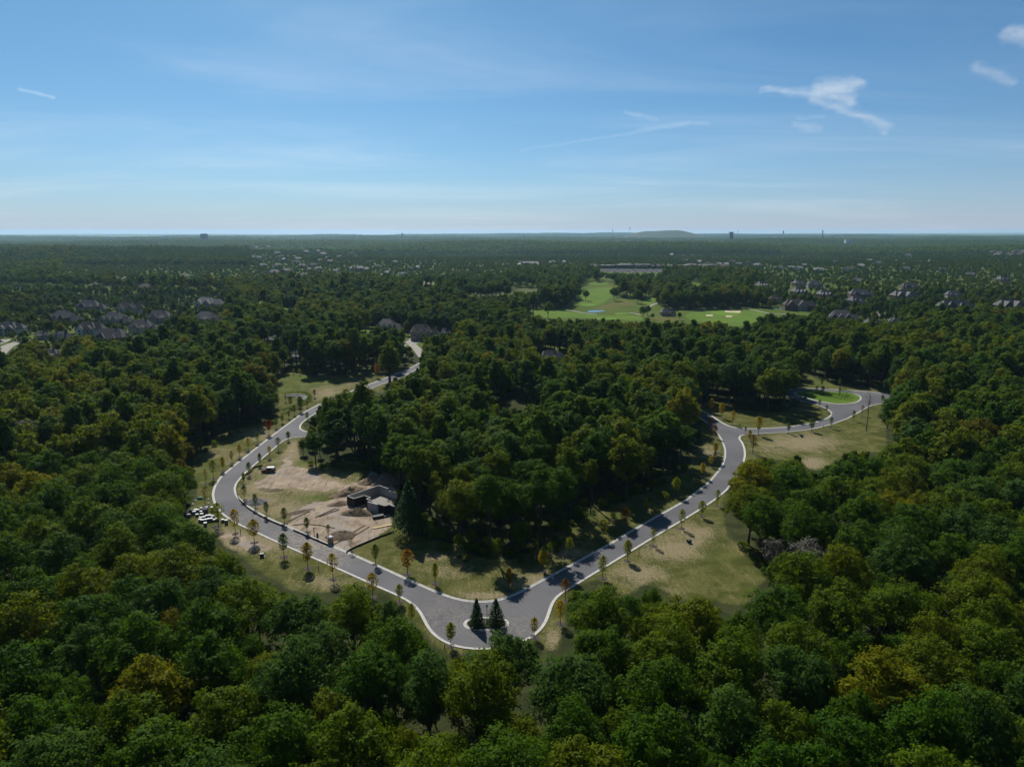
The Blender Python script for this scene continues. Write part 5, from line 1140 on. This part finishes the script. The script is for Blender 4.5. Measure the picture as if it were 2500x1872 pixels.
def house(px, py, wpx, rot, wl_, rf_, style, label):
    x, y = P(px, py); zc = float(proj(x, y, 0)[2]); W = wpx * zc / F; W = max(9, W)
    g = float(gz(x, y)); t = empty('house', (x, y, g), R(rot)); tag(t, label, 'house'); wm, rm = WALL[wl_], ROOF[rf_]
    D = min(15, max(8, W * .55)); two = W > 20; e = 6.2 if two else 3.9
    mw = W * (.62 if style != 'hip' else .74)
    MB().box(-W * .06, 0, -.5, mw, D, e + .5).build('wall', wm, t)
    rh = D * .44
    r_ = hip(MB(), -W * .06, 0, e, mw, D, rh).build('roof', rm, t)
    MB().box(-W * .06 + mw * .2, D * .12, e + rh * .4, 1.1, .9, rh * .75 + .8).build('chimney', WALL['brick'], r_)
    if style == 'hip':
        for i, (fx, fw) in enumerate(((-.2, .34), (.16, .26))):
            gw = mw * fw; gx = -W * .06 + fx * mw; gd = D * .5; gy = -D * .5 + D * .12
            MB().box(gx, gy, -.5, gw, gd, e * .94 + .5 + .02 * i).build('bay_wall', wm, t); hip(MB(), gx, gy, e * .94 + .04 + .02 * i, gw, gd, gw * .55, .4, .2).build('bay_roof', rm, t)
    # side wing and garage
    sw = W - mw * .9; sx = W * .5 - sw * .5
    MB().box(sx, D * .08, -.5, sw, D * .8, (e if style == 'L' else 3.6) * .82 + .5).build('wing_wall', wm, t); hip(MB(), sx, D * .08, (e if style == 'L' else 3.6) * .82 + .003, sw, D * .8, D * .38, .45).build('wing_roof', rm, t)
    if style in ('gables', 'L'):
        n = 3 if (style == 'gables' and W > 22) else (2 if W > 14 else 1); gw = mw / (n + .6)
        for i in range(n):
            gx = -W * .06 + (i - (n - 1) / 2) * mw / n * .95; gd = D * .55; gy = -D * .5 - gd * .5 + D * .38 - (i % 2) * .6; gh = gw * (.75 if style == 'gables' else .6)
            gable_wall(MB(), gx, gy, gw, gd, e * .9, gh - .25).build('gable_wall', wm if i != 1 else WALL['stone'], t); gable_roof(MB(), gx, gy + .12, e * .9 + .1, gw, gd, gh).build('gable_roof', rm, t)
            for zz in ((.9, 3.6) if two else (.9,)): window(t, gx, gy - gd * .5 - .06, zz, min(1.6, gw * .3))
    fy = -D * .5 - .06
    for i in range(max(2, int(mw / 4.2))):
        wx = -W * .06 + (i + .5) / max(2, int(mw / 4.2)) * mw - mw / 2
        for zz in ((.9, 3.6) if two else (.9,)): window(t, wx, fy, zz)
    d = MB().box(-W * .06 + mw * .03, fy - .01, 0, 1.2, .12, 2.3).build('door', WOODS, t); MB().box(-W * .06 + mw * .03 + .4, fy - .1, 1.05, .1, .08, .1).build('handle', CHROME, d)
    gy = D * .08 - D * .4 - .06
    for k in ((-.24, .24) if sw > 7 else (0,)): MB().box(sx + k * sw, gy, 0, min(2.7, sw * .42), .12, 2.3).build('garage_door', WHITE if wl_ != 'brick' else WALL['tan'], t)
    return t
for h in HOUSES: house(*h)
# far houses: small in the photograph, so walls, roof and windows only
FHM = []
for i, (wl_, rf_, gab) in enumerate((('tan', 'slate', 0), ('cream', 'brown', 1), ('brick', 'slate', 1), ('white', 'slate', 0), ('stone', 'pale', 1), ('cream', 'pale', 0))):
    w, d, e = 15, 10, 5.6
    wb = MB().box(0, 0, -1, w, d, e + 1); gable_wall(wb, -3.5, -d * .5 - 1.2, 6, 3, e * .9, 2.6)
    rb = MB()
    hip(rb, 0, 0, e, w, d, 3.8); gable_roof(rb, -3.5, -d * .5 + .2, e * .9 + .05, 6, 5.6, 3.0)
    wn_ = MB()
    for k in (-1, 1, 2):
        for zz in (1, 3.6): wn_.box(k * 2.6 + (.6 if k > 0 else -1), -d * .5 - (2.76 if k < 0 else .06), zz, 1.4, .12, 1.5)
    FHM.append((wb.mesh('wall', WALL[wl_]), rb.mesh('roof', ROOF[rf_]), wn_.mesh('window', GLASS), (wl_, rf_)))
for i, ((px, py), (x, y)) in enumerate(zip(FARH, FXY)):
    wm, rm, wi, (wl_, rf_) = FHM[(i * 7 + i // 5) % 6]; dd = math.hypot(x, y)
    s = random.uniform(1.0, 1.45) * (1.0 if dd < 2600 else 1.3); t = empty('distant_house', (x, y, float(gz(x, y))), R(random.uniform(-50, 50))); t.scale = (s, s, s * .95)
    where = 'on the pale far hillside estate' if py < 604 else ('in the far estate beyond the conifer rows' if px < 620 else ('among trees beyond the white road' if px < 1250 else ('in the estate behind the shopping centre' if px < 1880 else 'among the woods beyond the golf side estate')))
    tag(t, '%s walled house with %s roof %s' % (wl_, {'slate': 'dark slate', 'brown': 'brown', 'pale': 'pale grey'}[rf_], where), 'house', '%s houses with %s roofs %s' % (wl_, rf_, where))
    obj('wall', wm, t); obj('roof', rm, t)
    if dd < 1900: obj('window', wi, t)
# church hall
(px, py), = R8([(150, 327)]); x, y = P(px, py); g = float(gz(x, y)); t = empty('church_hall', (x, y, g), R(8)); tag(t, 'large white hall with pale hipped roof beside the trees', 'building')
MB().box(0, 0, -1, 58, 30, 8).build('wall', WALL['white'], t); hip(MB(), 0, 0, 7, 58, 30, 7.5, .8).build('roof', ROOF['pale'], t); MB().box(-34, -4, -1, 12, 16, 6).build('annex_wall', WALL['white'], t); hip(MB(), -34, -4, 5, 12, 16, 3.5).build('annex_roof', ROOF['pale'], t)
MB().box(-22, -8, 7, 4, 4, 7).build('tower', WALL['white'], t); hip(MB(), -22, -8, 14, 4, 4, 6, .3, 0).build('spire', ROOF['pale'], t)
for k in range(9): MB().box(-24 + k * 6, -15.08, 1.5, 2.2, .14, 3.4).build('window', GLASS, t)
# shopping centre: long parade of shops
(px, py), = R8([(1180, 338)]); x, y = P(px, py); g = float(gz(x, y)); t = empty('shopping_centre', (x, y, g), R(-3)); tag(t, 'long low brown shopping parade behind the crowded parking lot', 'building')
xx = -150
for k in range(9):
    w = 30 + (k * 13) % 14; h = 6.5 + (k * 5) % 4; MB().box(xx + w / 2, (k % 3), -1, w, 28, h + 1).build('shop_wall', WALL['brick' if k % 3 else 'tan'], t)
    if k % 2 == 0: hip(MB(), xx + w / 2, k % 3, h + .01, w * .8, 24, 4.2, .4).build('shop_roof', ROOF['slate' if k % 4 else 'brown'], t)
    else: MB().box(xx + w / 2, k % 3, h + .01, w * .98, 27, .5).build('shop_roof', ROOF['pale'], t)
    MB().box(xx + w / 2, k % 3 - 14.1, .3, w * .8, .2, 3).build('shop_window', GLASS, t); MB().box(xx + w / 2, k % 3 - 14.9, 3.5, w * .9, 1.8, .5).build('canopy', ROOF['brown'], t); xx += w + .05
# parked cars
CARM = {n_: plain('car_' + n_, c_, .25, .55, .06) for n_, c_ in (('white', (.72, .72, .72)), ('silver', (.42, .43, .45)), ('black', (.02, .02, .023)), ('red', (.25, .02, .02)), ('blue', (.03, .06, .17)))}
cb = prof(MB(), [(2.25, .25), (2.3, .7), (1.2, .9), (-2.0, .95), (-2.25, .85), (-2.25, .25)], 1.8, .95).mesh('body', WHITE); cc_ = prof(MB(), [(1.0, .9), (.4, 1.45), (-1.2, 1.45), (-1.9, .92)], 1.55, .82).mesh('cabin', GLASS)
cw = MB()
for a_ in (-1.4, 1.4):
    for s in (-1, 1): cw.tube([(a_, s * .68, .33), (a_, s * .9, .33)], [.33, .33], 10)
cw = cw.mesh('wheels', TYRE)
def small_car(x, y, rz, paint, label, group):
    t = empty('parked_car', (x, y, float(gz(x, y)) + .12), rz); tag(t, label, 'car', group)
    c = obj('body', cb, t); c.material_slots[0].link = 'OBJECT'; c.material_slots[0].material = CARM[paint]; obj('cabin', cc_, t); obj('wheels', cw, t)
for k in range(64):
    zx, zy = 780 + (k * 47) % 500, 350 + (k * 7) % 4 * 5.5
    (px, py), = R8([(zx, zy)]); x, y = P(px, py); pn = ['white', 'silver', 'white', 'black', 'silver', 'red', 'blue'][k % 7]
    small_car(x, y, R(90 + random.choice((0, 180)) - 3), pn, '%s car parked on the lot of the shopping parade' % pn, '%s cars on the shopping parade lot' % pn)
for k, (zx, zy) in enumerate(((110, 378), (125, 382), (140, 380), (155, 386), (130, 390), (150, 376), (160, 432))):
    (px, py), = R8([(zx, zy)]); x, y = P(px, py); small_car(x, y, k, 'white', 'white car parked below the church hall', 'white cars below the church hall')
for zx, zy, pn, lab in ((45, 915, 'white', 'white car on the drive in front of the white house'), (10, 975, 'white', 'white car parked on the estate road bend'), (235, 850, 'black', 'black car parked beside the white gabled house')):
    (px, py), = R6([(zx, zy)]); x, y = P(px, py); small_car(x, y, .4, pn, lab, None)
# ---------------------------------------------------------------- things on the horizon
def far_at(px, py, dist):
    a, b, c = ray(px, py); t = dist / b; return float(a * t), float(b * t), CAMH + float(c * t)
x, y, z = far_at(498, 571.5, 6200); g = float(gz(x, y)); t = empty('office_tower', (x, y, g)); tag(t, 'dark square office tower alone on the horizon', 'building')
MB().box(0, 0, -5, 50, 40, z - g + 5).build('wall', plain('tower_cladding', (.06, .065, .075), .5, .4, .1, .02), t); MB().box(0, 0, z - g, 38, 28, 3).build('roof_plant', ROOF['slate'], t)
for k in range(8): MB().box(0, -20.1, 4 + k * (z - g - 8) / 8, 47, .3, 3.2).build('window_band', GLASS, t)
x, y, z = far_at(1622, 564, 10500); W_ = 112 * 10500 / F
def hillmesh():
    b = MB(); n = 44
    for j in range(n + 1):
        for i in range(n + 1):
            u, w = i / n * 2 - 1, j / n * 2 - 1; r_ = math.hypot(u * .98, w)
            k = max(0, min(1, (1.0 - r_) / .75)); k = k * k * (3 - 2 * k); b.v.append((u * W_ * 1.15, w * 600, -12 + (z + 14) * k * (1 + .04 * math.sin(u * 9) + .03 * math.sin(u * 4 + 1))))
    for j in range(n):
        for i in range(n): q = j * (n + 1) + i; b.f.append((q, q + 1, q + n + 2, q + n + 1))
    return b.mesh('hill', HILLM, True)
struct(obj('hill', hillmesh(), None, (x, y, 0)))
def mast(name, px, ytop, dist, label, cat, w, kind):
    x, y, z = far_at(px, ytop, dist); g = float(gz(x, y)); h = z - g; t = empty(name, (x, y, g)); tag(t, label, cat)
    if kind == 'stack': MB().tube([(0, 0, -2), (0, 0, h)], [w, w * .8], 10).build('shaft', CONCW, t); MB().tube([(0, 0, h - 4), (0, 0, h - .5)], [w * 1.3, w * 1.3], 10).build('collar', CONCW, t)
    elif kind == 'mast':
        MB().tube([(0, 0, -2), (0, 0, h)], [w, w * .4], 5).build('shaft', BLACK, t); MB().box(0, 0, h * .86, w * 5, w * 5, h * .05).build('antenna', BLACK, t)
    else:
        MB().tube([(0, 0, -2), (0, 0, h * .7)], [w * .35, w * .3], 10).build('shaft', CONCW, t); MB().tube([(0, 0, h * .7), (0, 0, h * .82), (0, 0, h * .93), (0, 0, h)], [w * .3, w, w, w * .3], 14).build('tank', CONCW, t)
mast('radio_mast', 1496, 559, 5200, 'radio mast with antennas standing above the trees before the hill', 'mast', 1.3, 'mast')
mast('radio_mast', 1538, 552, 5200, 'thin tall radio mast next to the bare hill', 'mast', 1.0, 'mast')
mast('radio_mast', 1802, 562, 5200, 'short thin mast beside the flat topped block', 'mast', .9, 'mast')
mast('water_tower', 1913, 563, 5200, 'slim water tower poking above the ridge of trees', 'tower', 5, 'tower')
mast('chimney_stack', 2009, 563, 5200, 'square chimney stack rising above the ridge of trees', 'chimney', 4.5, 'stack')
mast('water_tower', 982, 569, 6200, 'small distant water tower on the central horizon', 'tower', 9, 'tower')
x, y, z = far_at(1786, 566.5, 5600); g = float(gz(x, y)); t = empty('flat_block', (x, y, g)); tag(t, 'flat topped dark block building above the tree ridge', 'building'); MB().box(0, 0, -3, 24, 22, z - g).build('wall', WALL['brick'], t); MB().box(0, 0, z - g - 4, 40, 26, 4).build('roof', ROOF['slate'], t)
for i, (px, py, w, dist) in enumerate(((152, 607, 60, 3700), (1280, 574, 16, 6000), (2072, 584, 40, 4300), (720, 580, 30, 6500), (400, 577, 90, 7000), (265, 579, 20, 7000))):
    x, y, z = far_at(px, py, dist); g = float(gz(x, y)); t = empty('distant_warehouse', (x, y, max(g, z - 14))); tag(t, ['long white roofed warehouse among the far trees', 'white dome like shed on the central horizon', 'pale flat roofed building below the chimney stack', 'pale shed on the hazy horizon past the office tower', 'long pale warehouse on the horizon before the office tower', 'small pale block on the hazy horizon ridge'][i], 'building')
    MB().box(0, 0, -10, w, 24, 20).build('wall', WALL['white'], t); MB().box(0, 0, 10.01, w * 1.02, 25, 1).build('roof', WHITE, t)
# rock heap by the golf trees
(px, py), = R8([(1850, 500)]); x, y = P(px, py); o = obj('rock_heap', mound_mesh('rock_heap', 16, 10, 7, STONE, 71, 9, 26, .22), None, (x, y, 0)); tag(o, 'grey rock heap behind the golf course trees', 'rocks')
# ================================================================ haze
hm = bpy.data.materials.new('haze'); hm.use_nodes = True; nt = hm.node_tree; nt.nodes.clear(); ho = nt.nodes.new('ShaderNodeOutputMaterial')
pv = nt.nodes.new('ShaderNodeVolumePrincipled'); pv.inputs['Color'].default_value = (.46, .74, 1, 1); pv.inputs['Density'].default_value = 3.0e-5; pv.inputs['Anisotropy'].default_value = .35
nt.links.new(pv.outputs[0], ho.inputs['Volume'])
HB = MB().add([(a, b, c) for c in (-60, 140) for a, b in ((-31000, -9000), (31000, -9000), (31000, 31000), (-31000, 31000))], [(3, 2, 1, 0), (4, 5, 6, 7), (0, 1, 5, 4), (1, 2, 6, 5), (2, 3, 7, 6), (3, 0, 4, 7)])
tag(HB.build('haze', hm), 'thin blue haze over the whole landscape', 'haze', kind='stuff')
# ================================================================ clouds (thin volumes far above the haze)
import bmesh
def cloud(label, segs, dist, dens, rough=1.0, pw=1.0):
    k = dist / F; S = []
    for (ax_, ay_, bx_, by_, r_) in segs: S.append((Vector(far_at(ax_, ay_, dist)), Vector(far_at(bx_, by_, dist)), r_ * 1.25 * k))
    org = S[0][0].copy(); bm = bmesh.new(); sph = []
    for a_, b_, r_ in S:
        for c_ in (a_, b_):
            for u in (-1, 0, 1):
                for w in (-1, 0, 1):
                    for q in (-1, 0, 1):
                        if u or w or q: sph.append(c_ - org + Vector((u, w, q)).normalized() * r_ * 1.5)
    for p_ in sph: bm.verts.new(p_)
    res = bmesh.ops.convex_hull(bm, input=bm.verts)
    bmesh.ops.delete(bm, geom=[v_ for v_ in bm.verts if not v_.link_faces], context='VERTS')
    me = bpy.data.meshes.new('cloud'); bm.to_mesh(me); bm.free()
    m = bpy.data.materials.new('cloud'); m.use_nodes = True; nt = m.node_tree; nt.nodes.clear(); o_ = nt.nodes.new('ShaderNodeOutputMaterial')
    pos = geopos(nt)
    mp_ = nd(nt, 'ShaderNodeMapping'); nt.links.new(pos, mp_.inputs[0]); mp_.inputs['Scale'].default_value = (.6, 1, 1.5)
    n1_ = nd(nt, 'ShaderNodeTexNoise'); nt.links.new(mp_.outputs[0], n1_.inputs['Vector']); n1_.inputs['Scale'].default_value = 1 / (58 * k); n1_.inputs['Detail'].default_value = 7; n1_.inputs['Roughness'].default_value = .6
    def vm(op, a_, b_):
        n_ = nd(nt, 'ShaderNodeVectorMath', operation=op)
        for i, v_ in enumerate((a_, b_)):
            if v_ is None: continue
            if hasattr(v_, 'is_output'): nt.links.new(v_, n_.inputs[i])
            elif op == 'SCALE' and i == 1: n_.inputs['Scale'].default_value = v_
            else: n_.inputs[i].default_value = v_
        return n_
    off = vm('SCALE', vm('SUBTRACT', n1_.outputs['Color'], (.5, .5, .5)).outputs[0], 60 * k * rough).outputs[0]
    p_ = vm('ADD', pos, off).outputs[0]; best = None
    for a_, b_, r_ in S:
        ba = b_ - a_; pa = vm('SUBTRACT', p_, tuple(a_)).outputs[0]
        h = mth(nt, 'MULTIPLY', vm('DOT_PRODUCT', pa, tuple(ba)).outputs['Value'], 1 / max(ba.length_squared, 1e-6)); h = mth(nt, 'MINIMUM', mth(nt, 'MAXIMUM', h, 0.0), 1.0)
        sc_ = nd(nt, 'ShaderNodeVectorMath', operation='SCALE'); sc_.inputs[0].default_value = tuple(ba); nt.links.new(h, sc_.inputs['Scale'])
        d = vm('LENGTH', vm('SUBTRACT', pa, sc_.outputs[0]).outputs[0], None).outputs['Value']
        v_ = mth(nt, 'SUBTRACT', 1.0, mth(nt, 'DIVIDE', d, r_)); best = v_ if best is None else mth(nt, 'MAXIMUM', best, v_)
    n2_ = noise(nt, 1 / (13 * k), 6, .72, mp_.outputs[0])
    den = mth(nt, 'MULTIPLY', ramp(nt, mth(nt, 'SUBTRACT', best, mth(nt, 'MULTIPLY', n2_, 1.1)), -.62, .62), dens / k)
    pv_ = nd(nt, 'ShaderNodeVolumePrincipled'); pv_.inputs['Color'].default_value = (1, 1, 1, 1); pv_.inputs['Anisotropy'].default_value = .45; nt.links.new(den, pv_.inputs['Density'])
    nt.links.new(pv_.outputs[0], o_.inputs['Volume']); me.materials.append(m)
    m.cycles.volume_step_rate = .5
    tag(obj('cloud', me, None, org), label, 'cloud')
cloud('small bright white cloud with pointed tip and trailing tail', [(1856, 224, 1925, 226, 8), (1925, 226, 2000, 222, 14), (2000, 222, 2070, 212, 23), (2060, 212, 2092, 202, 19), (2030, 232, 2080, 252, 15), (1985, 240, 2085, 278, 12), (2085, 276, 2165, 308, 13)], 9000, .019)
cloud('long thin contrail streak slanting above the golf course', [(1275, 369, 1400, 348, 4), (1400, 348, 1560, 322, 5), (1560, 320, 1680, 300, 8), (1680, 300, 1730, 304, 6)], 9500, .011, .25)
cloud('faint wisp of cloud just over the slanting contrail', [(1525, 275, 1565, 286, 8), (1565, 286, 1605, 294, 6)], 9500, .011, .5)
cloud('short bright contrail alone in the pale sky', [(48, 219, 130, 238, 5)], 9500, .022, .15)
cloud('small wispy cloud below the bright white cloud', [(1940, 303, 1995, 315, 10), (1950, 285, 2010, 285, 7)], 9000, .012, .7)
cloud('soft cloud wisp beyond the bright white cloud', [(2385, 165, 2470, 200, 13)], 9000, .013, .8)
cloud('pale cloud puff high in the deepest blue sky', [(2460, 82, 2540, 92, 18)], 9000, .016, .8)
